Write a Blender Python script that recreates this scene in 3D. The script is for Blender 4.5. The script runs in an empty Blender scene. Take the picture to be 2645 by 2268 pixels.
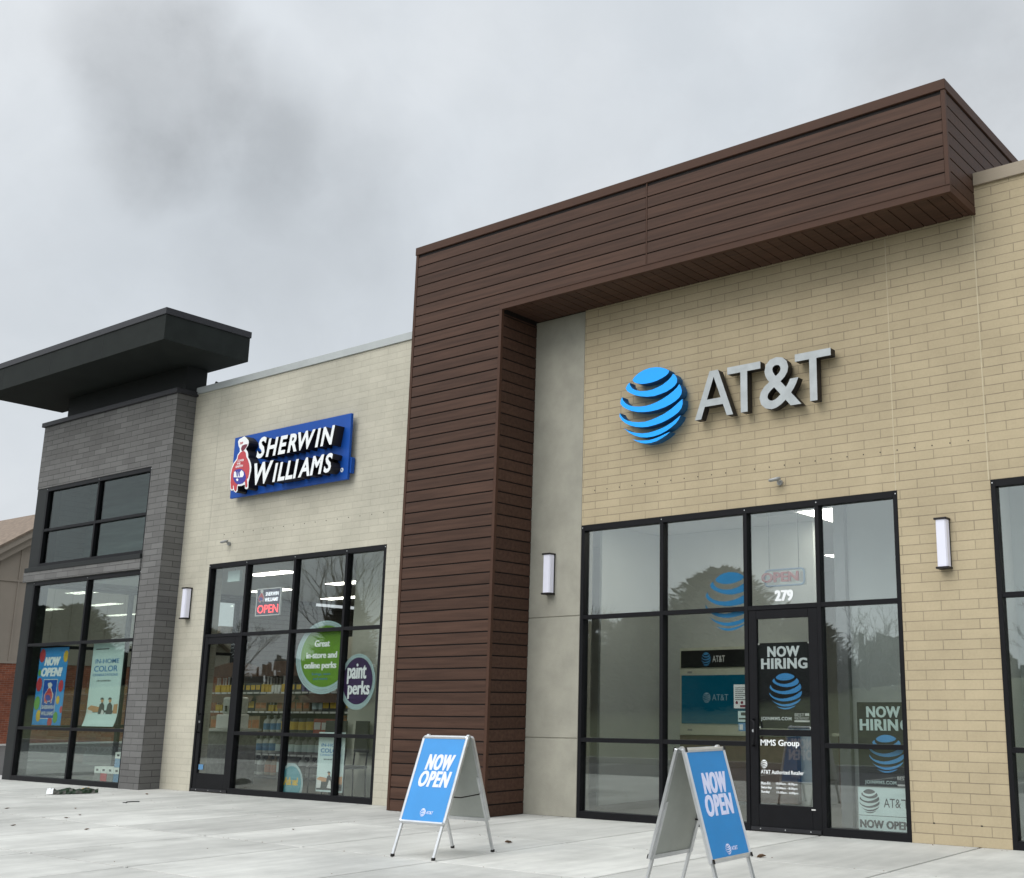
import bpy, math, random
from mathutils import Vector, Matrix
R = math.radians
scene = bpy.context.scene

# ------------------------------------------------------------------ camera
cam_d = bpy.data.cameras.new('camera')
cam = bpy.data.objects.new('camera', cam_d)
scene.collection.objects.link(cam)
scene.camera = cam
YAW, PITCH, ROLL = 0.6207, 0.22667, 0.00256
cam_d.sensor_fit = 'HORIZONTAL'
cam_d.sensor_width = 36.0
cam_d.lens = 36.0 * 2979.4 / 2645.0
cam_d.shift_x = -392.9 / 2645.0
cam_d.shift_y = 2.8 / 2645.0
cam_d.clip_start = 0.1
cam_d.clip_end = 2000
fw = Vector((-math.sin(YAW) * math.cos(PITCH), math.cos(YAW) * math.cos(PITCH), math.sin(PITCH)))
rt = Vector((math.cos(YAW), math.sin(YAW), 0))
up = rt.cross(fw)
r2 = math.cos(ROLL) * rt + math.sin(ROLL) * up
u2 = -math.sin(ROLL) * rt + math.cos(ROLL) * up
cm = Matrix((r2, u2, -fw)).transposed().to_4x4()
cm.translation = (9.5488, -11.5741, 1.353)
cam.matrix_world = cm

# ------------------------------------------------------------------ exposure
vs = scene.view_settings
vs.view_transform = 'Standard'
vs.look = 'None'
vs.exposure = 0.0
vs.gamma = 1.0
vs.use_curve_mapping = False
scene.cycles.max_bounces = 10
scene.cycles.transparent_max_bounces = 16
scene.cycles.use_denoising = True
scene.cycles.sample_clamp_indirect = 4.0


# ------------------------------------------------------------------ node helper
class NT:
    def __init__(s, tree):
        s.t = tree
        s.n = tree.nodes
        s.l = tree.links

    def new(s, typ, **kw):
        n = s.n.new(typ)
        for k, v in kw.items():
            if k.startswith('i_'):
                n.inputs[k[2:].replace('_', ' ')].default_value = v
            else:
                setattr(n, k, v)
        return n

    def math(s, op, a, b=None, clamp=False):
        n = s.n.new('ShaderNodeMath')
        n.operation = op
        n.use_clamp = clamp
        for i, v in enumerate((a, b)):
            if v is None:
                continue
            if isinstance(v, (int, float)):
                n.inputs[i].default_value = v
            else:
                s.l.new(v, n.inputs[i])
        return n.outputs[0]

    def mix(s, fac, a, b, blend='MIX'):
        n = s.n.new('ShaderNodeMix')
        n.data_type = 'RGBA'
        n.blend_type = blend
        for key, v in ((0, fac), (6, a), (7, b)):
            if isinstance(v, (int, float)):
                n.inputs[key].default_value = v
            elif isinstance(v, (tuple, list)):
                n.inputs[key].default_value = (*v[:3], 1)
            else:
                s.l.new(v, n.inputs[key])
        return n.outputs[2]

    def ramp(s, fac, p0, p1, c0=(0, 0, 0), c1=(1, 1, 1)):
        n = s.n.new('ShaderNodeMapRange')
        n.interpolation_type = 'SMOOTHSTEP'
        s.l.new(fac, n.inputs[0])
        n.inputs[1].default_value = p0
        n.inputs[2].default_value = p1
        return n.outputs[0]

    def noise(s, vec, scale, detail=4, rough=.55, dim='3D'):
        n = s.n.new('ShaderNodeTexNoise')
        n.noise_dimensions = dim
        n.inputs['Scale'].default_value = scale
        n.inputs['Detail'].default_value = detail
        n.inputs['Roughness'].default_value = rough
        if vec is not None:
            s.l.new(vec, n.inputs['Vector'])
        return n.outputs['Fac']


# ------------------------------------------------------------------ world: overcast sky
SUN_EL, SUN_AZ = R(40), R(196)
world = bpy.data.worlds.new('World')
scene.world = world
world.use_nodes = True
w = NT(world.node_tree)
w.n.clear()
out = w.new('ShaderNodeOutputWorld')
tc = w.new('ShaderNodeTexCoord')
vec = tc.outputs['Generated']
sep = w.new('ShaderNodeSeparateXYZ')
w.l.new(vec, sep.inputs[0])
zc = w.math('MAXIMUM', sep.outputs[2], 0.0)
sky = w.new('ShaderNodeTexSky')
sky.sky_type = 'NISHITA'
sky.sun_disc = False
sky.sun_elevation = SUN_EL
sky.sun_rotation = SUN_AZ
sky.dust_density = 3.0
bg_sky = w.new('ShaderNodeBackground')
bg_sky.inputs[1].default_value = 0.08
w.l.new(sky.outputs[0], bg_sky.inputs[0])
# cloud deck: brighter towards the zenith, soft grey undersides
grad = w.math('ADD', w.math('ADD', w.math('MULTIPLY', zc, .10), 0.755), w.math('MULTIPLY', w.ramp(zc, .55, 1.0), .8))
n1 = w.noise(vec, 2.4, 5, .5)
n2 = w.noise(vec, 7.0, 4, .55)
warp = w.new('ShaderNodeVectorMath', operation='MULTIPLY_ADD')
nz = w.new('ShaderNodeTexNoise')
nz.inputs['Scale'].default_value = 5.5
nz.inputs['Detail'].default_value = 5
w.l.new(vec, nz.inputs['Vector'])
w.l.new(nz.outputs['Color'], warp.inputs[0])
warp.inputs[1].default_value = (.14, .14, .14)
w.l.new(vec, warp.inputs[2])


def cloud(direction, r0, r1):
    d = Vector(direction).normalized()
    n = w.new('ShaderNodeVectorMath', operation='DISTANCE')
    w.l.new(warp.outputs[0], n.inputs[0])
    n.inputs[1].default_value = tuple(d + Vector((.07, .07, .07)))
    return w.math('SUBTRACT', 1.0, w.ramp(n.outputs['Value'], r0, r1))


def pxdir(px, py):
    return (fw + r2 * (px - 1715.4) / 2979.4 - u2 * (py - 1136.8) / 2979.4).normalized()


blob = w.math('MAXIMUM', cloud(pxdir(420, 290), .035, .095), w.math('MULTIPLY', cloud(pxdir(700, 440), .01, .10), .85))
blob = w.math('MAXIMUM', blob, w.math('MULTIPLY', cloud(pxdir(560, 340), .02, .085), .95))
blob = w.math('MAXIMUM', blob, w.math('MULTIPLY', cloud(pxdir(850, 520), .02, .11), .55))
blob = w.math('MAXIMUM', blob, w.math('MULTIPLY', cloud(pxdir(700, 640), .03, .12), .38))
blob = w.math('MAXIMUM', blob, w.math('MULTIPLY', cloud(pxdir(2450, 190), .03, .15), .62))
n3 = w.noise(vec, 8.0, 7, .62)
blob = w.math('MULTIPLY', blob, w.math('ADD', .66, w.math('MULTIPLY', w.ramp(n3, .32, .64), .36)))
shade = w.math('SUBTRACT', 1.0, w.math('MULTIPLY', blob, .34))
soft = w.math('ADD', .91, w.math('MULTIPLY', w.ramp(n1, .34, .66), .07))
n4 = w.noise(warp.outputs[0], 6.0, 6, .6)
soft = w.math('ADD', soft, w.math('MULTIPLY', w.ramp(n4, .35, .65), .06))
fine = w.math('ADD', .95, w.math('MULTIPLY', n2, .10))
lum = w.math('MULTIPLY', w.math('MULTIPLY', grad, shade), w.math('MULTIPLY', soft, fine))
# the deck is brighter round the hidden sun, behind the camera
sdv = w.new('ShaderNodeVectorMath', operation='DOT_PRODUCT')
w.l.new(vec, sdv.inputs[0])
sdv.inputs[1].default_value = (math.sin(SUN_AZ) * math.cos(SUN_EL), math.cos(SUN_AZ) * math.cos(SUN_EL), math.sin(SUN_EL))
lum = w.math('MULTIPLY', lum, w.math('ADD', 1.0, w.math('MULTIPLY', w.ramp(sdv.outputs['Value'], .25, 1.0), .85)))
tint = w.mix(w.ramp(n1, .35, .68), (.89, .955, 1.02), (.955, 1.0, 1.045))
colr = w.new('ShaderNodeVectorMath', operation='SCALE')
w.l.new(tint, colr.inputs[0])
w.l.new(lum, colr.inputs['Scale'])
bg_cloud = w.new('ShaderNodeBackground')
w.l.new(colr.outputs[0], bg_cloud.inputs[0])
bg_cloud.inputs[1].default_value = 1.0
mixw = w.new('ShaderNodeMixShader')
mixw.inputs[0].default_value = .96
w.l.new(bg_sky.outputs[0], mixw.inputs[1])
w.l.new(bg_cloud.outputs[0], mixw.inputs[2])
w.l.new(mixw.outputs[0], out.inputs[0])

# ------------------------------------------------------------------ sun behind cloud
sd = bpy.data.lights.new('sun', 'SUN')
sd.energy = 1.2
sd.angle = R(35)
sd.color = (1.0, .96, .90)
sun = bpy.data.objects.new('sun', sd)
scene.collection.objects.link(sun)
# blender sky azimuth is clockwise from +Y; put the lamp in the same direction
sdir = Vector((math.sin(SUN_AZ) * math.cos(SUN_EL), math.cos(SUN_AZ) * math.cos(SUN_EL), math.sin(SUN_EL)))
sun.rotation_euler = (-sdir).to_track_quat('-Z', 'Y').to_euler()


# ------------------------------------------------------------------ materials
MATS = {}


def pbr(name, col, rough=.6, metal=0.0, var=.12, scale=6.0, bump=0.0, bscale=40, emit=None, estr=0, spec=.4, stretch=None, coat=0, island=0):
    m = bpy.data.materials.new(name)
    m.use_nodes = True
    t = NT(m.node_tree)
    p = t.n['Principled BSDF']
    p.inputs['Roughness'].default_value = rough
    p.inputs['Metallic'].default_value = metal
    p.inputs['Specular IOR Level'].default_value = spec
    if coat:
        p.inputs['Coat Weight'].default_value = coat
        p.inputs['Coat Roughness'].default_value = .1
    g = t.new('ShaderNodeTexCoord').outputs['Object']
    if stretch:
        mp = t.new('ShaderNodeMapping')
        mp.inputs['Scale'].default_value = stretch
        t.l.new(g, mp.inputs[0])
        g = mp.outputs[0]
    if var > 0:
        f = t.noise(g, scale, 5, .6)
        a = tuple(c * (1 - var) for c in col)
        b = tuple(c * (1 + var) for c in col)
        cmix = t.mix(t.ramp(f, .25, .75), a, b)
        if island:
            gi = t.new('ShaderNodeNewGeometry')
            sc_n = t.new('ShaderNodeVectorMath', operation='SCALE')
            t.l.new(cmix, sc_n.inputs[0])
            t.l.new(t.math('ADD', 1 - island, t.math('MULTIPLY', gi.outputs['Random Per Island'], island * 2)), sc_n.inputs['Scale'])
            cmix = sc_n.outputs[0]
        t.l.new(cmix, p.inputs['Base Color'])
        rr = t.math('ADD', t.math('MULTIPLY', f, .16), rough - .08)
        t.l.new(rr, p.inputs['Roughness'])
    else:
        p.inputs['Base Color'].default_value = (*col, 1)
    if bump:
        b = t.new('ShaderNodeBump')
        b.inputs['Strength'].default_value = bump
        b.inputs['Distance'].default_value = .01
        t.l.new(t.noise(g, bscale, 4, .6), b.inputs['Height'])
        t.l.new(b.outputs[0], p.inputs['Normal'])
    if emit:
        p.inputs['Emission Color'].default_value = (*emit, 1)
        p.inputs['Emission Strength'].default_value = estr
    MATS[name] = m
    return m


def brick(name, c1, c2, mortar, rough=.85, mort=.010, bw=.4064, bh=.1016, stain=.16, ox=0.0, oz=0.0, bump=.5, smooth=.35):
    m = bpy.data.materials.new(name)
    m.use_nodes = True
    t = NT(m.node_tree)
    p = t.n['Principled BSDF']
    geo = t.new('ShaderNodeNewGeometry')
    s = t.new('ShaderNodeSeparateXYZ')
    t.l.new(geo.outputs['Position'], s.inputs[0])
    ns = t.new('ShaderNodeSeparateXYZ')
    t.l.new(geo.outputs['True Normal'], ns.inputs[0])
    ax = t.math('ABSOLUTE', ns.outputs[0])
    side = t.math('GREATER_THAN', ax, .5)
    u = t.math('ADD', t.math('MULTIPLY', s.outputs[0], t.math('SUBTRACT', 1.0, side)), t.math('MULTIPLY', s.outputs[1], side))
    u = t.math('ADD', u, ox + 400 * bw)
    v = t.math('ADD', s.outputs[2], oz)
    cb = t.new('ShaderNodeCombineXYZ')
    t.l.new(u, cb.inputs[0])
    t.l.new(v, cb.inputs[1])
    # slightly wavy joints
    wob = t.new('ShaderNodeTexNoise')
    wob.inputs['Scale'].default_value = 9
    t.l.new(cb.outputs[0], wob.inputs['Vector'])
    wv = t.new('ShaderNodeVectorMath', operation='MULTIPLY_ADD')
    t.l.new(wob.outputs['Color'], wv.inputs[0])
    wv.inputs[1].default_value = (.004, .004, 0)
    t.l.new(cb.outputs[0], wv.inputs[2])
    bt = t.new('ShaderNodeTexBrick')
    bt.offset = .5
    bt.inputs['Scale'].default_value = 1
    bt.inputs['Brick Width'].default_value = bw
    bt.inputs['Row Height'].default_value = bh
    bt.inputs['Mortar Size'].default_value = mort * .5
    bt.inputs['Mortar Smooth'].default_value = smooth
    bt.inputs['Bias'].default_value = 0
    bt.inputs['Color1'].default_value = (*c1, 1)
    bt.inputs['Color2'].default_value = (*c2, 1)
    # mortar that comes and goes in tone along the wall
    mn = t.noise(cb.outputs[0], 2.6, 6, .65)
    t.l.new(t.mix(t.ramp(mn, .36, .66), mortar, tuple(a * .225 + b * .225 + c * .55 for a, b, c in zip(c1, c2, mortar))), bt.inputs['Mortar'])
    t.l.new(wv.outputs[0], bt.inputs['Vector'])
    big = t.noise(geo.outputs['Position'], .9, 4, .6)
    sm = t.noise(geo.outputs['Position'], 38, 4, .7)
    f = t.math('ADD', 1 - stain, t.math('MULTIPLY', t.ramp(big, .25, .75), stain * 1.6))
    f = t.math('MULTIPLY', f, t.math('ADD', .88, t.math('MULTIPLY', sm, .24)))
    sc = t.new('ShaderNodeVectorMath', operation='SCALE')
    t.l.new(bt.outputs['Color'], sc.inputs[0])
    t.l.new(f, sc.inputs['Scale'])
    t.l.new(sc.outputs[0], p.inputs['Base Color'])
    p.inputs['Roughness'].default_value = rough
    p.inputs['Specular IOR Level'].default_value = .25
    b = t.new('ShaderNodeBump')
    b.inputs['Strength'].default_value = bump
    b.inputs['Distance'].default_value = .006
    h = t.math('ADD', t.math('SUBTRACT', 1.0, bt.outputs['Fac']), t.math('MULTIPLY', sm, .25))
    t.l.new(h, b.inputs['Height'])
    t.l.new(b.outputs[0], p.inputs['Normal'])
    MATS[name] = m
    return m


def glass(name, tint=(.80, .86, .84), refl=1.0, ior=1.65):
    m = bpy.data.materials.new(name)
    m.use_nodes = True
    t = NT(m.node_tree)
    t.n.clear()
    o = t.new('ShaderNodeOutputMaterial')
    tr = t.new('ShaderNodeBsdfTransparent')
    tr.inputs[0].default_value = (*tint, 1)
    gl = t.new('ShaderNodeBsdfGlossy')
    gl.inputs['Color'].default_value = (.95, 1.0, .98, 1)
    gl.inputs['Roughness'].default_value = .012
    g = t.new('ShaderNodeTexCoord').outputs['Object']
    b = t.new('ShaderNodeBump')
    b.inputs['Strength'].default_value = .010
    b.inputs['Distance'].default_value = .02
    t.l.new(t.noise(g, 1.1, 1, .4), b.inputs['Height'])
    t.l.new(b.outputs[0], gl.inputs['Normal'])
    # Schlick reflectance of a coated pane, the same from either face
    ge = t.new('ShaderNodeNewGeometry')
    dt = t.new('ShaderNodeVectorMath', operation='DOT_PRODUCT')
    t.l.new(ge.outputs['Incoming'], dt.inputs[0])
    t.l.new(ge.outputs['Normal'], dt.inputs[1])
    c5 = t.math('POWER', t.math('SUBTRACT', 1.0, t.math('ABSOLUTE', dt.outputs['Value'])), 5.0)
    f0 = (ior - 1) ** 2 / (ior + 1) ** 2
    fr = t.math('ADD', t.math('MULTIPLY', c5, 1 - f0), f0)
    mx = t.new('ShaderNodeMixShader')
    t.l.new(t.math('MULTIPLY', fr, refl, True), mx.inputs[0])
    t.l.new(tr.outputs[0], mx.inputs[1])
    t.l.new(gl.outputs[0], mx.inputs[2])
    t.l.new(mx.outputs[0], o.inputs[0])
    MATS[name] = m
    return m


def emis(name, col, strength):
    return pbr(name, tuple(min(.8, c) for c in col), .5, 0, 0, emit=col, estr=strength)


TAN = brick('tan_brick', (.472, .391, .258), (.440, .363, .239), (.262, .217, .150), ox=0.03, stain=.12, mort=.0105)
BEIGE = brick('beige_brick', (.520, .490, .402), (.488, .460, .376), (.395, .368, .300), ox=.1, bump=.35, stain=.14, mort=.0095)
GRAYB = brick('gray_brick', (.172, .169, .164), (.134, .131, .127), (.055, .054, .053), ox=.2, stain=.12, mort=.0125)
REDB = brick('red_brick', (.27, .085, .045), (.19, .06, .035), (.30, .22, .17), bw=.22, bh=.076, mort=.009, stain=.2)
BROWN = pbr('brown_cladding', (.068, .037, .026), .55, 0, .24, 3.0, .12, 60, stretch=(.35, 7, 7), spec=.14, island=.13)
BROWN_V = pbr('brown_trim', (.072, .037, .025), .55, 0, .08, 4.0, spec=.14)
GROOVE = pbr('groove_shadow_gap', (.010, .006, .005), .8, 0, .1)
CONC = pbr('pilaster_concrete', (.335, .322, .268), .85, 0, .13, 2.2, .25, 55)
ALU_BLK = pbr('black_anodised_frame', (.0075, .0075, .009), .5, .0, .12, 9, spec=.16)
ALU_IN = pbr('frame_reveal', (.020, .020, .023), .45, 0, .1, 9, spec=.3)
COPE = pbr('coping_metal', (.42, .44, .43), .42, .3, .06, 2)
COPE_TAN = pbr('coping_tan', (.30, .25, .185), .5, .1, .08, 2)
DARKMET = pbr('charcoal_metal', (.022, .024, .024), .55, 0, .15, 1.5, spec=.15)
DARKMET2 = pbr('charcoal_coping', (.030, .030, .034), .5, 0, .12, 2.0, spec=.25)
FASCIA = pbr('dark_green_gray_fascia', (.019, .022, .0205), .75, 0, .18, 2.5, .1, 30, spec=.12)
GLASS = glass('shop_glass', (.88, .90, .895), 1.0, 2.05)
GLASS_S = glass('paint_shop_glass', (.90, .92, .91), .85, 1.85)
GLASS_T = glass('tower_glass', (.88, .92, .90), 1.0, 1.8)
GLASS_D = glass('spandrel_glass', (.66, .72, .71), .55, 1.75)
WHITE = pbr('white_paint', (.72, .73, .70), .6, 0, .05)
WALL_IN = pbr('interior_wall', (.54, .57, .545), .8, 0, .04, 2)
WALL_SW = pbr('paint_store_wall', (.50, .49, .41), .8, 0, .06, 2)
CEIL = pbr('ceiling_tile', (.62, .62, .60), .9, 0, .05, 8)
FLOOR_IN = pbr('interior_floor', (.13, .115, .095), .4, 0, .2, 3)
STEEL = pbr('brushed_aluminium', (.62, .63, .64), .32, .75, .06, 12)
BOARD_BK = pbr('board_back_sheet', (.40, .42, .39), .45, .1, .10, 3)
BLUE_PO = pbr('blue_poster', (.030, .25, .60), .38, 0, .06, 3, coat=.2)
LAV = pbr('pale_lettering', (.70, .72, .92), .5, 0, .02)
PUREW = pbr('white_lettering', (.84, .86, .86), .5, 0, .0)
BLACK = pbr('black_print', (.012, .012, .013), .45, 0, .1)
LEDBLK = pbr('letter_return', (.012, .010, .010), .5, 0, .1)
LETFACE = pbr('silver_letter_face', (.40, .425, .43), .35, .15, .10, 7)
GLOBE_F = pbr('blue_emblem_face', (.0, .33, .92), .35, 0, .03, 3, emit=(0, .33, .95), estr=.22)
GLOBE_S = pbr('blue_emblem_side', (.0, .085, .23), .5, 0, .05)
PRINT_BLUE = pbr('print_blue', (.085, .34, .68), .45, 0, .05)
SW_BLUE = pbr('sign_blue', (.010, .075, .36), .45, 0, .06, 2, spec=.2)
SW_RED = pbr('emblem_red', (.50, .045, .055), .4, 0, .1)
SW_DRED = pbr('emblem_dark_red', (.16, .01, .03), .4, 0, .1)
SW_NAVY = pbr('emblem_navy', (.03, .03, .30), .4, 0, .1)
LAMP_BLK = pbr('lamp_housing', (.014, .011, .012), .45, .2, .1)
DIFF = pbr('lamp_diffuser', (.66, .66, .74), .4, 0, .02, emit=(.86, .86, 1.0), estr=.14)
GREYMET = pbr('gray_cast_metal', (.34, .345, .34), .45, .4, .1)
LIGHTP = emis('ceiling_light_panel', (1.0, .95, .84), 10.0)
NEON_R = emis('red_neon', (1.0, .06, .07), 2.2)
DULL_R = pbr('unlit_red_tube', (.42, .07, .07), .4)
DULL_B = pbr('unlit_blue_tube', (.18, .28, .42), .4)
YEL = pbr('yellow_pack', (.62, .40, .03), .45, 0, .2, 12)
CANW = pbr('pale_can', (.55, .56, .52), .4, 0, .15, 12)
CANB = pbr('blue_can', (.10, .24, .42), .4, 0, .2, 12)
CANO = pbr('orange_carton', (.45, .17, .06), .5, 0, .25, 12)
CANP = pbr('purple_carton', (.10, .07, .20), .5, 0, .25, 12)
CANG = pbr('gray_carton', (.22, .21, .20), .5, 0, .25, 12)
SHELF = pbr('shelf_steel', (.10, .09, .085), .5, .3, .1)
SHELF_W = pbr('shelf_label_strip', (.62, .62, .60), .5)
WOODV = pbr('valance_wood', (.14, .085, .06), .55, 0, .2, 5)
GREEN_S = pbr('green_disc', (.125, .27, .02), .45, 0, .1)
PURP_S = pbr('purple_disc', (.045, .022, .075), .4, 0, .1)
TEAL_S = pbr('teal_disc', (.07, .26, .30), .45, 0, .1)
RIM_S = pbr('pale_teal_rim', (.38, .52, .52), .4, 0, .06)
MINT = pbr('pale_banner', (.56, .68, .66), .6, 0, .03)
TXT_BLUE = pbr('banner_blue', (.06, .20, .42), .5)
ORANGE = pbr('banner_orange', (.50, .26, .12), .6)
DKGREY = pbr('banner_dark_gray', (.06, .06, .06), .6)
SCREEN = pbr('dark_teal_screen', (.004, .05, .085), .15, 0, .1, 1, emit=(.0, .10, .16), estr=.30)
CREAM = pbr('cream_cabinet', (.60, .62, .50), .5, 0, .04)
SIDING = pbr('taupe_siding', (.29, .245, .20), .75, 0, .06, 1.0)
SHINGLE = pbr('brown_shingle', (.185, .14, .105), .9, 0, .25, 6, .5, 20)
BARK = pbr('bark', (.075, .062, .05), .9, 0, .3, 12)
CONIF = pbr('conifer_needles', (.018, .030, .019), .9, 0, .35, 6, spec=.1)
LEAFB = pbr('dead_leaf', (.14, .085, .05), .8, 0, .3, 60)
ASPH = pbr('asphalt', (.052, .052, .054), .9, 0, .25, 2, .4, 90)
GRASS = pbr('winter_grass', (.075, .085, .035), .95, 0, .35, 3, .6, 60)
KERB = pbr('kerb_concrete', (.40, .40, .37), .85, 0, .1, 3)


# pavement slabs: per slab tone attribute, broom streaks, stains
def pavement_mat():
    m = bpy.data.materials.new('pavement_concrete')
    m.use_nodes = True
    t = NT(m.node_tree)
    p = t.n['Principled BSDF']
    geo = t.new('ShaderNodeNewGeometry')
    pos = geo.outputs['Position']
    at = t.new('ShaderNodeAttribute')
    at.attribute_name = 'tone'
    mp = t.new('ShaderNodeMapping')
    mp.inputs['Scale'].default_value = (3.2, .5, 1)
    mp.inputs['Rotation'].default_value = (0, 0, R(78))
    t.l.new(pos, mp.inputs[0])
    streak = t.noise(mp.outputs[0], 1.6, 5, .6)
    blot = t.noise(pos, .75, 5, .62)
    grit = t.noise(pos, 120, 3, .7)
    spot = t.noise(pos, 5.5, 4, .75)
    f = t.math('ADD', .80, t.math('MULTIPLY', at.outputs['Fac'], .24))
    f = t.math('MULTIPLY', f, t.math('ADD', .90, t.math('MULTIPLY', t.ramp(streak, .25, .75), .17)))
    f = t.math('MULTIPLY', f, t.math('ADD', .84, t.math('MULTIPLY', t.ramp(blot, .3, .7), .26)))
    f = t.math('MULTIPLY', f, t.math('ADD', .90, t.math('MULTIPLY', grit, .2)))
    f = t.math('MULTIPLY', f, t.math('SUBTRACT', 1.0, t.math('MULTIPLY', t.ramp(spot, .64, .80), .22)))
    vo = t.new('ShaderNodeTexVoronoi')
    vo.inputs['Scale'].default_value = 1.3
    t.l.new(pos, vo.inputs['Vector'])
    f = t.math('MULTIPLY', f, t.math('ADD', .72, t.math('MULTIPLY', t.ramp(vo.outputs['Distance'], .018, .034), .28)))
    stn = t.noise(pos, .33, 6, .7)
    f = t.math('MULTIPLY', f, t.math('ADD', .86, t.math('MULTIPLY', t.ramp(stn, .38, .55), .14)))
    sc = t.new('ShaderNodeVectorMath', operation='SCALE')
    sc.inputs[0].default_value = (.535, .53, .495)
    t.l.new(f, sc.inputs['Scale'])
    t.l.new(sc.outputs[0], p.inputs['Base Color'])
    p.inputs['Roughness'].default_value = .82
    p.inputs['Specular IOR Level'].default_value = .3
    b = t.new('ShaderNodeBump')
    b.inputs['Strength'].default_value = .25
    b.inputs['Distance'].default_value = .004
    t.l.new(grit, b.inputs['Height'])
    t.l.new(b.outputs[0], p.inputs['Normal'])
    return m


PAVE = pavement_mat()
JOINT = pbr('joint_gap', (.05, .048, .045), .95, 0, .2)


# ------------------------------------------------------------------ mesh builder
def ident(u, v, d):
    return (u, d, v)


class MB:
    def __init__(s):
        s.v, s.f, s.m, s.sm = [], [], [], []

    def add(s, verts, faces, mi=0, smooth=False):
        b = len(s.v)
        s.v += [tuple(p) for p in verts]
        s.f += [tuple(i + b for i in f) for f in faces]
        s.m += [mi] * len(faces)
        s.sm += [smooth] * len(faces)
        return s

    def box(s, x0, x1, y0, y1, z0, z1, mi=0):
        x0, x1 = min(x0, x1), max(x0, x1)
        y0, y1 = min(y0, y1), max(y0, y1)
        z0, z1 = min(z0, z1), max(z0, z1)
        v = [(x, y, z) for x in (x0, x1) for y in (y0, y1) for z in (z0, z1)]
        f = [(0, 1, 3, 2), (4, 6, 7, 5), (0, 4, 5, 1), (2, 3, 7, 6), (0, 2, 6, 4), (1, 5, 7, 3)]
        return s.add(v, f, mi)

    def obox(s, c, ax, ay, az, hx, hy, hz, mi=0):
        c, ax, ay, az = Vector(c), Vector(ax).normalized(), Vector(ay).normalized(), Vector(az).normalized()
        v = [c + ax * a * hx + ay * b * hy + az * d * hz for a in (-1, 1) for b in (-1, 1) for d in (-1, 1)]
        f = [(0, 1, 3, 2), (4, 6, 7, 5), (0, 4, 5, 1), (2, 3, 7, 6), (0, 2, 6, 4), (1, 5, 7, 3)]
        return s.add(v, f, mi)

    def prism(s, poly, d0, d1, xf=ident, mi=0, mside=None):
        """polygon in (u, v), extruded from depth d0 (front) to d1 (back)"""
        area = sum(poly[i][0] * poly[(i + 1) % len(poly)][1] - poly[(i + 1) % len(poly)][0] * poly[i][1] for i in range(len(poly)))
        if area < 0:
            poly = poly[::-1]
        n = len(poly)
        fr = [xf(u, v, d0) for u, v in poly]
        bk = [xf(u, v, d1) for u, v in poly]
        s.add(fr + bk, [tuple(range(n)), tuple(range(2 * n - 1, n - 1, -1))], mi)
        s.add(fr + bk, [(i, i + n, (i + 1) % n + n, (i + 1) % n) for i in range(n)], mi if mside is None else mside)
        return s

    def tube(s, path, r, n=8, mi=0, closed=False, cap=True):
        """tube along path; r a number or one per point"""
        P = [Vector(p) for p in path]
        k = len(P)
        rs = r if isinstance(r, (list, tuple)) else [r] * k
        rings = []
        ref = None
        for i, p in enumerate(P):
            a = P[(i - 1) % k] if (closed or i) else p
            b = P[(i + 1) % k] if (closed or i < k - 1) else p
            d = (b - a).normalized()
            if ref is None:
                ref = d.orthogonal().normalized()
            ref = (ref - d * ref.dot(d)).normalized()
            e = d.cross(ref)
            rings.append([p + (ref * math.cos(2 * math.pi * j / n) + e * math.sin(2 * math.pi * j / n)) * rs[i] for j in range(n)])
        v = [q for ring in rings for q in ring]
        f = []
        for i in range(k if closed else k - 1):
            i2 = (i + 1) % k
            f += [(i * n + j, i * n + (j + 1) % n, i2 * n + (j + 1) % n, i2 * n + j) for j in range(n)]
        s.add(v, f, mi, True)
        if cap and not closed:
            s.add(rings[0], [tuple(range(n - 1, -1, -1))], mi)
            s.add(rings[-1], [tuple(range(n))], mi)
        return s

    def lathe(s, prof, c=(0, 0, 0), n=14, mi=0):
        v, f = [], []
        for r, z in prof:
            v += [(c[0] + r * math.cos(2 * math.pi * j / n), c[1] + r * math.sin(2 * math.pi * j / n), c[2] + z) for j in range(n)]
        for i in range(len(prof) - 1):
            f += [(i * n + j, i * n + (j + 1) % n, (i + 1) * n + (j + 1) % n, (i + 1) * n + j) for j in range(n)]
        s.add(v, f, mi, True)
        return s

    def build(s, name, mats, parent=None):
        me = bpy.data.meshes.new(name)
        me.from_pydata(s.v, [], s.f)
        ms = mats if isinstance(mats, (list, tuple)) else [mats]
        for m in ms:
            me.materials.append(m)
        me.polygons.foreach_set('material_index', s.m)
        me.polygons.foreach_set('use_smooth', s.sm)
        me.update()
        o = bpy.data.objects.new(name, me)
        scene.collection.objects.link(o)
        if parent:
            o.parent = parent
        return o


def bevel(o, wd=.004, seg=2):
    m = o.modifiers.new('bevel', 'BEVEL')
    m.width = wd
    m.segments = seg
    m.limit_method = 'ANGLE'
    return o


def empty(name, loc=(0, 0, 0)):
    o = bpy.data.objects.new(name, None)
    o.location = loc
    o.empty_display_size = .2
    scene.collection.objects.link(o)
    return o


def tag(o, label=None, cat=None, group=None, kind=None):
    if label:
        o['label'] = label
    if cat:
        o['category'] = cat
    if group:
        o['group'] = group
    if kind:
        o['kind'] = kind
    return o


def rebase(o, loc):
    """give a mesh thing its origin at loc while its verts are in world space"""
    o.data.transform(Matrix.Translation(-Vector(loc)))
    o.location = loc
    return o


# text -> mesh, cached by look; returned as verts (u, v, d) fitted into a box
TXT = {}


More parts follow.
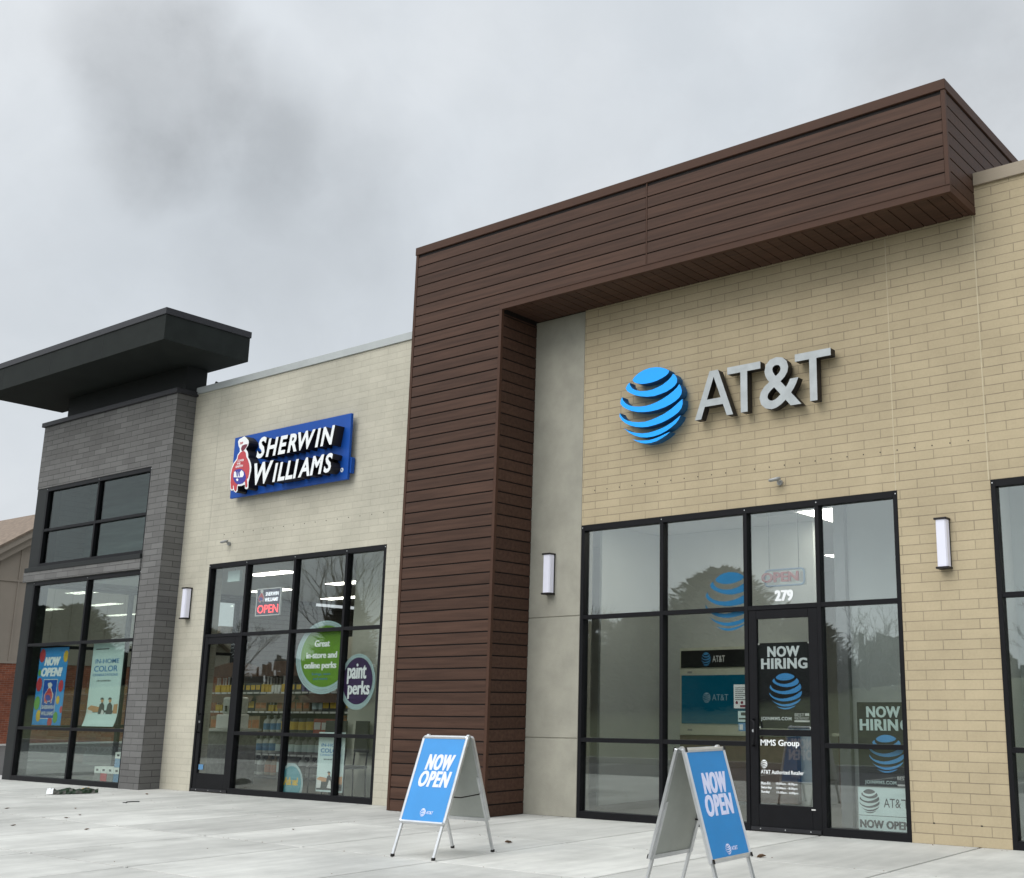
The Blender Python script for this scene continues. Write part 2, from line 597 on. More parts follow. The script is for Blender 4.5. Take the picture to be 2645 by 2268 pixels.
def text_raw(body, bold, shear, spacing, res=3):
    key = (body, bold, shear, spacing)
    if key in TXT:
        return TXT[key]
    cu = bpy.data.curves.new('lettering_source', 'FONT')
    cu.body = body
    cu.size = 1
    cu.offset = bold
    cu.shear = shear
    cu.space_character = spacing
    cu.resolution_u = res
    cu.extrude = .5
    ob = bpy.data.objects.new('lettering_source', cu)
    scene.collection.objects.link(ob)
    dg = bpy.context.evaluated_depsgraph_get()
    me = bpy.data.meshes.new_from_object(ob.evaluated_get(dg))
    vs_ = [tuple(v.co) for v in me.vertices]
    fs_ = [tuple(p.vertices) for p in me.polygons]
    bpy.data.objects.remove(ob)
    bpy.data.curves.remove(cu)
    bpy.data.meshes.remove(me)
    TXT[key] = (vs_, fs_)
    return TXT[key]


def text_into(mb, body, u0, v0, wd, ht, d0, d1, xf=ident, mi=0, bold=0.0, shear=0.0, spacing=1.0, mside=None):
    vs_, fs_ = text_raw(body, bold, shear, spacing)
    xs = [p[0] for p in vs_]
    ys = [p[1] for p in vs_]
    x0, x1, y0, y1 = min(xs), max(xs), min(ys), max(ys)
    sx = wd / (x1 - x0)
    sy = ht / (y1 - y0) if ht else sx
    out_ = []
    for p in vs_:
        dd = d0 if p[2] > 0 else d1
        out_.append(xf(u0 + (p[0] - x0) * sx, v0 + (p[1] - y0) * sy, dd))
    if mside is None:
        mb.add(out_, fs_, mi)
    else:
        fr = [f for f in fs_ if all(vs_[i][2] > 0 for i in f)]
        rest = [f for f in fs_ if not all(vs_[i][2] > 0 for i in f)]
        mb.add(out_, fr, mi)
        mb.add(out_, rest, mside)
    return mb


def line(parent, name, mat, body, u0, v0, wd, ht, d0, d1, xf=ident, fat=0.0, **kw):
    """one line of writing as a part; fat thickens the strokes sideways"""
    mb = MB()
    if fat:
        for k, du in enumerate((0, -1, 1)):
            text_into(mb, body, u0 + fat + du * fat, v0, wd - 2 * fat, ht, d0 - .00015 * k, d1, xf, 0, **kw)
    else:
        text_into(mb, body, u0, v0, wd, ht, d0, d1, xf, 0, **kw)
    return mb.build(name, mat, parent)


# emblem: striped globe, unit circle coordinates
GLOBE = [[(-0.585, 0.771), (-0.523, 0.84), (-0.395, 0.919), (-0.238, 0.972), (-0.05, 1.0), (0.139, 0.99), (0.31, 0.957), (0.464, 0.898), (0.587, 0.819), (0.557, 0.758), (0.48, 0.706), (0.357, 0.661), (0.203, 0.62), (0.048, 0.6), (-0.124, 0.596), (-0.298, 0.61), (-0.456, 0.657), (-0.545, 0.704)],
 [(-0.68, 0.714), (-0.664, 0.637), (-0.6, 0.547), (-0.503, 0.484), (-0.329, 0.423), (-0.139, 0.401), (0.05, 0.403), (0.236, 0.44), (0.389, 0.486), (0.543, 0.565), (0.65, 0.645), (0.703, 0.72), (0.771, 0.671), (0.832, 0.57), (0.824, 0.474), (0.763, 0.399), (0.65, 0.334), (0.496, 0.279), (0.312, 0.245), (0.112, 0.222), (-0.106, 0.239), (-0.31, 0.279), (-0.486, 0.336), (-0.646, 0.415), (-0.759, 0.492), (-0.806, 0.574), (-0.761, 0.653)],
 [(-0.919, 0.358), (-0.885, 0.259), (-0.804, 0.168), (-0.691, 0.096), (-0.547, 0.046), (-0.357, 0.013), (-0.167, -0.001), (0.019, 0.015), (0.205, 0.052), (0.391, 0.109), (0.559, 0.18), (0.711, 0.259), (0.832, 0.342), (0.899, 0.415), (0.945, 0.338), (0.974, 0.23), (0.96, 0.143), (0.891, 0.056), (0.771, -0.015), (0.62, -0.076), (0.438, -0.125), (0.221, -0.157), (0.005, -0.168), (-0.197, -0.157), (-0.401, -0.125), (-0.594, -0.07), (-0.769, 0.009), (-0.899, 0.094), (-0.978, 0.186), (-0.966, 0.279)],
 [(-0.994, -0.064), (-0.951, -0.141), (-0.862, -0.235), (-0.749, -0.304), (-0.589, -0.358), (-0.383, -0.401), (-0.179, -0.417), (0.023, -0.395), (0.223, -0.352), (0.422, -0.297), (0.606, -0.22), (0.771, -0.131), (0.907, -0.042), (0.996, 0.009), (1.0, -0.121), (0.96, -0.228), (0.869, -0.318), (0.725, -0.393), (0.559, -0.458), (0.361, -0.513), (0.147, -0.547), (-0.07, -0.563), (-0.272, -0.551), (-0.462, -0.515), (-0.652, -0.448), (-0.812, -0.36), (-0.927, -0.265), (-1.0, -0.161)],
 [(-0.85, -0.498), (-0.731, -0.568), (-0.587, -0.635), (-0.428, -0.681), (-0.256, -0.714), (-0.068, -0.724), (0.132, -0.706), (0.333, -0.669), (0.515, -0.618), (0.697, -0.541), (0.832, -0.466), (0.937, -0.405), (0.877, -0.511), (0.786, -0.6), (0.65, -0.681), (0.501, -0.75), (0.316, -0.809), (0.118, -0.84), (-0.098, -0.844), (-0.302, -0.811), (-0.49, -0.744), (-0.666, -0.649)],
 [(-0.569, -0.825), (-0.412, -0.878), (-0.238, -0.905), (-0.052, -0.921), (0.118, -0.905), (0.302, -0.87), (0.47, -0.823), (0.62, -0.787), (0.515, -0.854), (0.363, -0.923), (0.195, -0.978), (0.025, -1.0), (-0.145, -0.996), (-0.316, -0.955), (-0.458, -0.892)]]


def globe_into(mb, cu, cv, ru, rv, d0, d1, xf=ident, mi=0, mside=None):
    for st in GLOBE:
        mb.prism([(cu + u * ru, cv + v * rv) for u, v in st], d0, d1, xf, mi, mside)
    return mb


def facade(mb, xs, zs, hole, y0, y1, mi=0):
    """solid wall on a grid; hole(xc, zc) says which cells are open"""
    nx, nz = len(xs) - 1, len(zs) - 1
    S = [[not hole((xs[i] + xs[i + 1]) / 2, (zs[j] + zs[j + 1]) / 2) for j in range(nz)] for i in range(nx)]
    for i in range(nx):
        for j in range(nz):
            if not S[i][j]:
                continue
            a, b, c, d = xs[i], xs[i + 1], zs[j], zs[j + 1]
            mb.add([(a, y0, c), (b, y0, c), (b, y0, d), (a, y0, d)], [(0, 1, 2, 3)], mi)
            mb.add([(a, y1, c), (b, y1, c), (b, y1, d), (a, y1, d)], [(3, 2, 1, 0)], mi)
            if i == 0 or not S[i - 1][j]:
                mb.add([(a, y1, c), (a, y0, c), (a, y0, d), (a, y1, d)], [(0, 1, 2, 3)], mi)
            if i == nx - 1 or not S[i + 1][j]:
                mb.add([(b, y0, c), (b, y1, c), (b, y1, d), (b, y0, d)], [(0, 1, 2, 3)], mi)
            if j == 0 or not S[i][j - 1]:
                mb.add([(a, y0, c), (a, y1, c), (b, y1, c), (b, y0, c)], [(0, 1, 2, 3)], mi)
            if j == nz - 1 or not S[i][j + 1]:
                mb.add([(a, y0, d), (b, y0, d), (b, y1, d), (a, y1, d)], [(0, 1, 2, 3)], mi)
    return mb


def storefront(parent, x0, x1, z0, z1, vx, hz, yf, gl, skip=(), post=.052, depth=.115):
    """black aluminium frame: jambs, head, sill, verticals, horizontals; skip = bays (a, b) left open below a height for a door"""
    f = MB()
    e = .001
    f.box(x0 + e, x0 + post, yf, yf + depth, z0, z1 - e)
    f.box(x1 - post, x1 - e, yf, yf + depth, z0, z1 - e)
    f.box(x0 + post, x1 - post, yf + .001, yf + depth, z1 - .075, z1 - e)
    segs = []
    cur = x0 + post
    for a, b, h in sorted(skip):
        if a > cur:
            segs.append((cur, a))
        cur = b
    if cur < x1 - post:
        segs.append((cur, x1 - post))
    for a, b in segs:
        f.box(a, b, yf + .001, yf + depth, z0, z0 + .085)
    for x in vx:
        f.box(x - post / 2, x + post / 2, yf + .002, yf + depth - .002, z0 + .085, z1 - .075)
        f.box(x - post / 2, x + post / 2, yf + .003, yf + depth - .003, z0, z0 + .084)
    edges = [x0 + post] + [v for v in vx] + [x1 - post]
    for i in range(len(edges) - 1):
        a = edges[i] + (post / 2 if i else 0)
        b = edges[i + 1] - (post / 2 if i < len(edges) - 2 else 0)
        for h in hz:
            if any(sa <= (a + b) / 2 <= sb and h < sh - .01 for sa, sb, sh in skip):
                continue
            f.box(a, b, yf + .004, yf + depth - .004, h - post / 2, h + post / 2)
    # screw heads on the head member
    for x in [x0 + .02] + list(vx) + [x1 - .02]:
        f.lathe([(0, 0), (.008, 0), (.008, .004), (0, .004)], (0, 0, 0), 8, 1)
        k = 8 * 4
        for q in range(len(f.v) - k, len(f.v)):
            px, py, pz = f.v[q]
            f.v[q] = (x + px, yf - pz, z1 - .036 + py)
    fr = f.build('window_frame', [ALU_BLK, STEEL], parent)
    bevel(fr, .003, 1)
    g = MB()
    zed = [z0 + .085] + list(hz) + [z1 - .075]
    yg = yf + depth * .5
    for i in range(len(edges) - 1):
        a = edges[i] + (post / 2 if i else 0)
        b = edges[i + 1] - (post / 2 if i < len(edges) - 2 else 0)
        for j in range(len(zed) - 1):
            c = zed[j] + (post / 2 if j else 0)
            d = zed[j + 1] - (post / 2 if j < len(zed) - 2 else 0)
            if any(sa <= (a + b) / 2 <= sb and (c + d) / 2 < sh for sa, sb, sh in skip):
                continue
            g.box(a - .004, b + .004, yg - .004, yg + .004, c - .004, d + .004)
    gp = g.build('glass_pane', gl, fr)
    return fr


def door(parent, x0, x1, z1, yf, gl, hinge_right=True, glass_box=None, rail=None, kick=.27):
    gx0, gx1, gz1 = glass_box
    dm = MB()
    yb = yf + .05
    dm.box(x0, gx0, yf, yb, .01, z1)
    dm.box(gx1, x1, yf, yb, .01, z1)
    dm.box(gx0, gx1, yf + .0005, yb, gz1, z1 - .0005)
    dm.box(gx0, gx1, yf + .0005, yb, .01, kick)
    if rail:
        dm.box(gx0, gx1, yf + .006, yb - .006, rail[0], rail[1])
    d = dm.build('door', ALU_BLK, parent)
    bevel(d, .004, 1)
    g = MB()
    zz = [kick] + ([rail[0]] if rail else []) + [gz1]
    if rail:
        g.box(gx0 - .004, gx1 + .004, yf + .021, yf + .029, kick - .004, rail[0] + .004)
        g.box(gx0 - .004, gx1 + .004, yf + .021, yf + .029, rail[1] - .004, gz1 + .004)
    else:
        g.box(gx0 - .004, gx1 + .004, yf + .021, yf + .029, kick - .004, gz1 + .004)
    g.build('door_glass', gl, d)
    sweep = MB().box(x0 + .01, x1 - .01, yf - .018, yf - .001, .014, .052)
    for i in range(3):
        cx = x0 + (x1 - x0) * (.15 + .35 * i)
        sweep.obox((cx, yf - .02, .034), (1, 0, 0), (0, 1, 0), (0, 0, 1), .006, .003, .006, 1)
    sweep.build('door_sweep', [ALU_IN, STEEL], d)
    hx = x0 + .055 if hinge_right else x1 - .055
    h = MB()
    pull = [(hx, yf, 1.21), (hx, yf - .05, 1.205), (hx + .035 * (1 if hinge_right else -1), yf - .06, 1.18), (hx + .045 * (1 if hinge_right else -1), yf - .06, 1.08), (hx + .035 * (1 if hinge_right else -1), yf - .06, .95), (hx, yf - .05, .925), (hx, yf, .92)]
    h.tube(pull, .013, 8)
    h.build('door_handle', ALU_BLK, d)
    k = MB().tube([(hx, yf + .002, 1.085), (hx, yf - .016, 1.085)], .018, 14)
    k.build('lock_cylinder', STEEL, d)
    return d


# =================================================================== GROUND
GX0, GX1 = -26.0, 30.0
pv = MB()
xj = [GX0, -22.8, -21.0, -19.2, -17.5, -15.7, -14.0, -12.3, -10.55, -8.82, -7.05, -5.30, -3.58, -1.92, -.28, 1.58, 3.34, 5.12, 6.9, 8.7, 10.5, 12.3, 14.1, 16, 18, 20, 22, 24, 26, GX1]
yj = [-7.3, -5.75, -3.93, -2.13, .02]
rng = random.Random(11)
tones = []
gap = .013
for i in range(len(xj) - 1):
    for j in range(len(yj) - 1):
        x0, x1, y0, y1 = xj[i] + gap, xj[i + 1] - gap, yj[j] + gap, yj[j + 1] - (gap if j < 3 else 0)
        sh = .10 * (yj[j] + 2.1)
        pv.box(x0, x1, y0, y1, -.12, 0)
        tones += [rng.uniform(.15, 1.0)] * 6
po = pv.build('pavement', PAVE)
at = po.data.attributes.new('tone', 'FLOAT', 'FACE')
at.data.foreach_set('value', tones)
bevel(po, .010, 2)
tag(po, kind='structure')
base = MB().box(GX0 - 6, GX1 + 2, -7.29, 12, -.30, -.012)
tag(base.build('pavement_base', JOINT), kind='structure')
kb = MB().box(GX0 - 6, GX1 + 2, -7.46, -7.305, -.3, -.004)
tag(bevel(kb.build('kerb', KERB), .02, 2), kind='structure')
gm = MB().add([(-600, -600, -.32), (600, -600, -.32), (600, 600, -.32), (-600, 600, -.32)], [(0, 1, 2, 3)])
tag(gm.build('ground', GRASS), kind='structure')
rd = MB().add([(-120, -14.0, -.16), (120, -14.0, -.16), (120, -7.46, -.16), (-120, -7.46, -.16)], [(0, 1, 2, 3)])
tag(rd.build('parking_lot', ASPH), kind='structure')
ln = MB()
for i in range(14):
    x = -24 + i * 2.8
    ln.add([(x, -13.7, -.156), (x + .1, -13.7, -.156), (x + .1, -11.4, -.156), (x, -11.4, -.156)], [(0, 1, 2, 3)])
tag(ln.build('parking_lines', pbr('line_paint', (.6, .6, .56), .8, 0, .2)), kind='structure')
k2 = MB().box(-120, 120, -14.16, -14.0, -.3, -.01)
tag(k2.build('far_kerb', KERB), kind='structure')
# grass bank across the lot
bk = MB()
nx_, ny_ = 60, 12
vv, ff = [], []
rb = random.Random(3)
for j in range(ny_ + 1):
    y = -14.16 - j * 2.6
    h = 2.1 * (1 - math.cos(min(1, j / 5.5) * math.pi)) / 2
    for i in range(nx_ + 1):
        x = -120 + i * 4
        vv.append((x, y, -.03 + h * (1 + .25 * math.sin(x * .11 + 1)) + (rb.uniform(-.06, .06) if j else 0)))
for j in range(ny_):
    for i in range(nx_):
        a = j * (nx_ + 1) + i
        ff.append((a, a + nx_ + 1, a + nx_ + 2, a + 1))
bk.add(vv, ff, 0, True)
tag(bk.build('grass_bank', GRASS), kind='structure')

# =================================================================== TAN BRICK SHOP
tan = empty('tan_brick_shop', (2, 0, 0))
tag(tan, 'tan brick shop front framed by a brown plank portal, with tall glass door', 'building')
TX1 = 14.0
H1 = 3.6576
wb = MB()
facade(wb, [-.052, 4.405, 5.45, 9.855, TX1], [0, H1, 6.949],
       lambda x, z: z < H1 and (x < 4.405 or 5.45 < x < 9.855), 0.0, .26)
P_tan = Matrix.Translation((-2, 0, 0))


def child(o, parent):
    """parent a world-space mesh without moving it"""
    o.parent = parent
    o.matrix_parent_inverse = Matrix.Translation(-Vector(parent.location))
    return o


class Par:
    """lets build()/storefront() parent world-space meshes to an Empty that is not at the origin"""
    pass


tan.location = (0, 0, 0)
wb.build('brick_wall', TAN, tan)
JW = pbr('control_joint_sealant', (.52, .45, .31), .7, 0, .1)
MB().box(4.386, 4.396, -.002, .02, H1 + .002, 6.60).build('control_joint', JW, tan)
MB().box(5.428, 5.44, -.002, .02, H1 + .002, 6.94).build('control_joint', JW, tan)
for i in range(26):
    x = .16 + i * .2032
    MB().box(x - .006, x + .006, -.0025, .01, 4.105 - .007, 4.105 + .007).build('weep_hole', BLACK, tan)
for x in (4.65, 5.15):
    MB().box(x - .01, x + .01, -.0025, .01, .198, .21).build('weep_hole', BLACK, tan)
# concrete pilaster: three panels with reveals
cp = MB()
for a, b in ((0, .944), (.958, 2.480), (2.494, 6.62)):
    cp.box(-1.02, -.058, 0.0, .25, a, b)
cp.box(-1.02, -.0525, .012, .24, 0, 6.62)
co = cp.build('concrete_pilaster', CONC, tan)
bevel(co, .006, 2)
# parapet coping
pc = MB().box(5.475, TX1, -.03, .33, 6.949, 7.10)
pc.box(5.475, TX1, -.034, -.031, 6.952, 7.04)
bevel(pc.build('parapet_coping', COPE_TAN, tan), .004, 1)

# ---- brown plank portal frame
BL, BC, BR_, YB, SOF, TOP = -2.696, -.932, 5.469, -.724, 6.624, 7.926
core = MB()
i_ = .014
core.box(BL + i_, BC - i_, YB + i_, .6, 0, SOF + i_, 0)
core.box(BL + i_, BR_ - i_, YB + i_, 2.6, SOF + i_ + .0005, TOP - .06, 0)
pf = core.build('portal_frame', GROOVE, tan)
pl = MB()
PH = .1524
g_ = .013
z = 0.0
k = 0
# front of the column and the beam
while z < TOP - .16:
    z1 = min(z + PH - g_, TOP - .13)
    if z < SOF - .02:
        pl.box(BL + .045, BC - .045, YB, YB + i_ + .004, z + .004, z1)
        if z1 > SOF + .10:
            pl.box(BC - .044, BR_ - .045, YB, YB + i_ + .004, SOF + .09, z1)
    else:
        pl.box(BL + .045, 1.500, YB, YB + i_ + .004, z, z1)
        pl.box(1.522, BR_ - .045, YB, YB + i_ + .004, z, z1)
    z += PH
# return of the column (faces +x) and outer side (-x)
z = 0.0
while z < SOF - .06:
    z1 = min(z + PH - g_, SOF - .05)
    pl.box(BC - i_ - .004, BC, YB + .045, -.004, z + .004, z1)
    pl.box(BL, BL + i_ + .004, YB + .045, -.26, z + .004, z1)
    z += PH
# right end of the beam
z = SOF + .1
while z < TOP - .16:
    z1 = min(z + PH - g_, TOP - .13)
    pl.box(BR_ - i_ - .004, BR_, YB + .045, 2.55, z, z1)
    pl.box(BL, BL + i_ + .004, YB + .045, 2.55, z, z1)
    z += PH
# soffit boards, running front to back
x = BC + .03
while x < BR_ - .1:
    x1 = min(x + PH - .010, BR_ - .06)
    pl.box(x, x1, YB + .06, -.004, SOF, SOF + i_ + .004)
    x += PH
po_ = pl.build('plank', BROWN, pf)
bevel(po_, .003, 1)
tr = MB()
e3 = .004
tr.box(BL - e3, BL + .042, YB - e3, YB + .042, .004, TOP - .125)                     # outer corner
tr.box(BC - .042, BC + e3, YB - e3, YB + .042, .004, SOF - .001)                     # inner corner
tr.box(BC - .042, BR_ + e3, YB - e3, YB + .05, SOF - e3, SOF + .085)                 # lower edge of the beam
tr.box(BC - .042, BR_ + e3, YB - e3 - .008, YB - e3, SOF + .078, SOF + .088)
tr.box(BR_ - .042, BR_ + e3, YB - e3, YB + .042, SOF + .086, TOP - .125)             # right corner
tr.box(BR_ - .05, BR_ + e3, YB + .051, -.003, SOF - e3, SOF + .085)
tr.box(1.503, 1.519, YB - .002, YB + .02, SOF + .09, TOP - .125)
tr.build('edge_trim', BROWN_V, pf)
cpg = MB()
cpg.box(BL - .014, BR_ + .014, YB - .014, 2.62, TOP - .12, TOP)
bevel(cpg.build('beam_coping', BROWN_V, pf), .006, 2)

# ---- tan shop glazing
V1 = [1.239, 2.452, 3.408]
storefront(tan, -.05, 4.405, 0, H1, V1, [.938, 2.464], -.006, GLASS, skip=((2.479, 3.381, 2.47),))
W2 = storefront(tan, 5.45, 9.855, 0, H1, [6.69, 7.91, 8.86], [.938, 2.464], -.006, GLASS)
dr = door(tan, 2.480, 3.380, 2.436, .004, GLASS, True, (2.585, 3.262, 2.335), (1.03, 1.10), .29)
# sticker chip on kick rail
MB().box(3.25, 3.30, .001, .0035, .255, .268).build('sticker', SHELF_W, dr)
# number over the door and vinyl lettering on the door glass
line(tan, 'address_number', PUREW, '279', 2.815, 2.530, .245, .128, .044, .046, fat=.007, bold=.03, spacing=1.08)
vl = MB()
yv = .022
line(dr, 'lettering', PUREW, 'MMS Group', 2.607, .902, .50, .088, yv, yv + .001, fat=.0015, bold=.012)
line(dr, 'lettering', PUREW, 'AT&T Authorized Retailer', 2.607, .618, .545, .042, yv, yv + .001, bold=.016, spacing=1.04)
globe_into(vl, 2.650, .722, .042, .046, yv, yv + .001)
vl.build('globe_emblem', PUREW, dr)
vl = MB()
for i, (a, b) in enumerate((('Mon-Fri', '10:00am - 8:00pm'), ('Saturday', '10:00am - 8:00pm'), ('Sunday', '11:00am - 6:00pm'))):
    zt = .500 - i * .047
    text_into(vl, a, 2.607, zt, [.118, .138, .112][i], .032, yv, yv + .001, bold=.025)
    text_into(vl, b, 2.800 + (.008 if i == 2 else 0), zt, .27, .030, yv, yv + .001, bold=.018)
vl.build('opening_hours', PUREW, dr)

# ---- interior of the tan shop
room = MB()
room.box(-2.62, TX1 - .3, .27, 9.0, -.05, -.005, 1)
room.box(-2.62, TX1 - .3, .27, 9.0, 3.95, 4.05, 2)
room.box(-2.70, -2.62, .27, 9.0, -.05, 4.0, 0)
room.box(-2.62, TX1 - .3, 9.0, 9.1, -.05, 4.0, 0)
room.box(-.99, -.95, 1.56, 3.0, 0, 3.945, 0)
room.box(-.95, 1.75, 3.0, 3.08, 0, 3.945, 0)
room.box(2.72, 2.80, 3.4, 3.46, 0, 3.945, 0)
room.box(1.75, 2.9, 5.0, 5.08, 0, 3.945, 0)
room.box(2.9, 3.14, 4.0, 4.08, 0, 3.945, 0)
room.box(3.285, 5.6, 1.0, 1.08, 0, 3.945, 0)
room.box(5.2, 5.3, .27, 1.0, 0, 3.945, 0)
room.box(5.3, 9.5, 2.6, 2.7, 0, 3.945, 0)
room.build('interior_room', [WALL_IN, FLOOR_IN, CEIL], tan)
col = MB().box(3.13, 3.28, .93, 1.09, 0, 3.945)
bevel(col.build('interior_column', GREYMET, tan), .01, 2)
rf = MB().box(-2.62, TX1, .27, 10, 6.35, 6.55).box(TX1 - .3, TX1, .27, 10, -.1, 6.35).box(-2.62, TX1 - .3, 9.7, 10, -.1, 6.35)
rf.build('roof', COPE, tan)
cl = MB()
cl.box(1.35, 1.95, 1.6, 2.2, 3.935, 3.948)
vent = cl.build('air_vent', GREYMET, tan)

# =================================================================== BEIGE BRICK SHOP
beige = empty('beige_brick_shop')
tag(beige, 'pale beige brick shop front between the dark tower and the brown column', 'building')
YS = -.247
bw_ = MB()
facade(bw_, [-8.82, -7.939, -3.542, BL + .01], [0, H1, 6.742], lambda x, z: z < H1 and -7.939 < x < -3.542, YS, YS + .26)
bw_.build('brick_wall', BEIGE, beige)
cpb = MB().box(-8.79, BL + .01, YS - .025, YS + .34, 6.742, 6.865)
bevel(cpb.build('parapet_coping', COPE, beige), .004, 1)
for i in range(16):
    x = -7.6 + i * .2632
    MB().box(x - .006, x + .006, YS - .0025, YS + .01, 4.128, 4.142).build('weep_hole', BLACK, beige)
JG = pbr('joint_gray', (.40, .385, .32), .8)
for x in (-8.05, -2.93):
    MB().box(x, x + .007, YS - .0015, YS + .02, 3.67, 6.74).build('control_joint', JG, beige)
for z in (3.41, 2.95):
    MB().box(-2.745, -2.70, YS - .10, YS - .001, z - .01, z + .012).build('wall_anchor', LEDBLK, beige)
storefront(beige, -7.939, -3.542, 0, H1, [-6.90, -5.655, -4.42], [.920, 2.464], YS - .006, GLASS_S, skip=((-7.887, -6.927, 2.42),))
dsw = door(beige, -7.886, -6.929, 2.436, YS + .004, GLASS_S, True, (-7.79, -7.06, 2.325), None, .285)
MB().box(-7.775, -7.65, YS + .020, YS + .0215, .34, .42).build('sticker', CANB, dsw)
rs = MB()
rs.box(-13.30, -2.72, .02, 9.0, -.05, -.005, 1)
rs.box(-13.28, -2.72, YS + .26, 9.0, 3.72, 3.79, 2)
rs.box(-13.28, -2.72, 9.0, 9.1, -.05, 3.72, 0)
rs.box(-5.15, -2.75, .55, .63, 0, 3.715, 0)
rs.box(-2.78, -2.72, .02, 9.0, -.005, 3.715, 0)
rs.box(-13.28, -10.2, 6.2, 6.3, 0, 2.9, 0)
rs.build('interior_room', [WALL_SW, FLOOR_IN, CEIL], beige)
MB().box(-13.30, BL, .27, 10, 6.3, 6.5).box(-13.30, -2.7, 9.7, 10, -.1, 6.3).build('roof', COPE, beige)

# =================================================================== GRAY BRICK CORNER TOWER
tower = empty('gray_brick_tower')
tag(tower, 'charcoal brick corner tower with glazed corner under a flat overhanging dark canopy roof', 'building')
TXL, TXR, YT = -13.37, -8.798, -.62
WR = -9.385
tb = MB()
facade(tb, [TXL, WR, TXR], [0, 3.633, 3.829, 5.452, 6.70], lambda x, z: x < WR and (z < 3.633 or 3.829 < z < 5.452), YT, YT + .30)
tb.box(TXL - .06, WR - .001, YT - .03, YT + .299, 3.640, 3.822)
tb.box(TXR - .30, TXR - .0005, YT + .3005, YS + .25, 0, 6.699)
tb.box(TXL, TXL + .3, YT + .3005, 6.0, 5.452, 6.699)
tb.box(TXL - .06, TXL + .24, YT + .2995, 6.0, 3.640, 3.822)
tb.box(TXL, TXL + .3, 4.0, 9.9, 0, 3.63)
tb.box(TXL, TXL + .3, 4.0, 9.9, 3.83, 5.45)
tb.box(TXL + .02, TXL + .28, YT + .301, 3.999, 3.83, 5.45)
tb.build('brick_wall', GRAYB, tower)
tcp = MB()
tcp.box(TXL - .04, TXR + .05, YT - .05, YS + .30, 6.70, 6.785)
bevel(tcp.build('parapet_coping', DARKMET2, tower), .004, 1)
# corner posts of dark metal
cpst = MB()
cpst.box(TXL + .002, -13.075, YT + .012, YT + .30, 0, 3.632)
cpst.box(TXL + .002, -13.005, YT + .012, YT + .30, 3.83, 5.45)
cpst.box(TXL - .02, WR - .002, YT - .045, YT + .10, 3.823, 3.905)
bevel(cpst.build('corner_post', DARKMET, tower), .004, 1)
storefront(tower, -13.075, WR, 0, 3.633, [-11.135], [.930, 2.441], YT + .012, GLASS_T)
storefront(tower, -13.005, WR, 3.829 + .06, 5.452, [-11.125], [4.615], YT + .012, GLASS_D)
# glazing on the left side of the tower, seen through the front panes
sg = MB()
XS = TXL + .05
for y in (YT + .33, 1.48, 3.97):
    sg.box(XS, XS + .11, y - .03, y + .03, 0, 3.63)
for z in (.045, .930, 2.441, 3.59):
    sg.box(XS + .004, XS + .106, YT + .36, 3.94, z - .03, z + .03)
sgo = sg.build('side_window_frame', ALU_BLK, tower)
sp = MB()
for a, b in ((YT + .355, 1.455), (1.505, 3.945)):
    for c, d in ((.07, .905), (.955, 2.416), (2.466, 3.565)):
        sp.box(XS + .05, XS + .058, a, b, c, d)
sp.build('glass_pane', GLASS_T, sgo)
VOID = pbr('void_reflection_streaks', (.15, .17, .165), .8, 0, .45, 1.6, stretch=(.5, 1, 5))  # streaks in this colour stand in for reflections on the upper panes
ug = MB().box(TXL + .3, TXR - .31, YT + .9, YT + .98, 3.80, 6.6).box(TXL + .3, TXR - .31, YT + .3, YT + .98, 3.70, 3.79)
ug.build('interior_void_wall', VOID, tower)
# canopy roof on a recessed neck
nk = MB().box(-12.95, -8.90, -.42, -.02, 6.786, 7.30)
nk.build('canopy_neck', DARKMET, tower)
KX0, KX1, KY0, KY1 = -14.15, -7.815, -1.551, .06
cn = MB().box(KX0, KX1, KY0, KY1, 7.262, 7.70)
cnp = cn.build('canopy', FASCIA, tower)
for xx in (-9.6, -11.4, -13.1):
    pass
for xx in (-9.75, -11.55, -13.35):
    MB().box(xx - .004, xx + .004, KY0 - .002, KY0 + .01, 7.268, 7.70).build('fascia_seam', DARKMET, cnp)
cc = MB().box(KX0 - .018, KX1 + .018, KY0 - .018, KY1 + .018, 7.701, 7.815)
bevel(cc.build('canopy_coping', DARKMET2, cnp), .006, 2)
cb = MB().tube([(-8.75, .05, 7.02), (-8.2, .9, 6.62)], .05, 6)
cb.build('canopy_brace', DARKMET, tower)

# =================================================================== HOUSE-LIKE BUILDING ON THE LEFT
nb = empty('gabled_building')
tag(nb, 'far building with taupe siding over red brick, at the left edge of the photo', 'building')
NX = -34.45
gw = [(2.0, 2.80), (44, 2.80), (44, 5.2), (21.5, 14.2), (2.0, 3.2)]


def xfN(u, v, d):
    return (NX - d, u, v)


RY, RZ = 10.75, 8.42                                  # ridge of the gable
MB().prism([(3.9, 2.814), (46, 2.814), (46, 4.3), (16.9, 4.3), (RY, RZ - .05), (3.9, 3.72)], 0, .3, lambda u, v, d: (NX - d, u, v)).build('siding', SIDING, nb)
for i in range(56):
    y = 4.3 + i * .70
    zt = RZ - .2 - abs(y - RY) * .69
    if y > 16.6:
        zt = 4.28
    MB().box(NX - .02, NX + .03, y - .03, y + .03, 2.89, max(3.0, zt)).build('batten', SIDING, nb)
bt_ = MB()
bt_.box(NX - .02, NX + .035, 7.6, 13.9, 5.74, 5.80)
bt_.box(NX - .02, NX + .05, 3.9, 46, 2.80, 2.88)
bt_.build('siding_band', SIDING, nb)
MB().box(NX - .3, NX + .02, 1.9, 46, -.1, 2.80).build('brick_base', REDB, nb)
def rake_pt(y, dz):
    return (y, RZ - abs(y - RY) * .69 + dz)


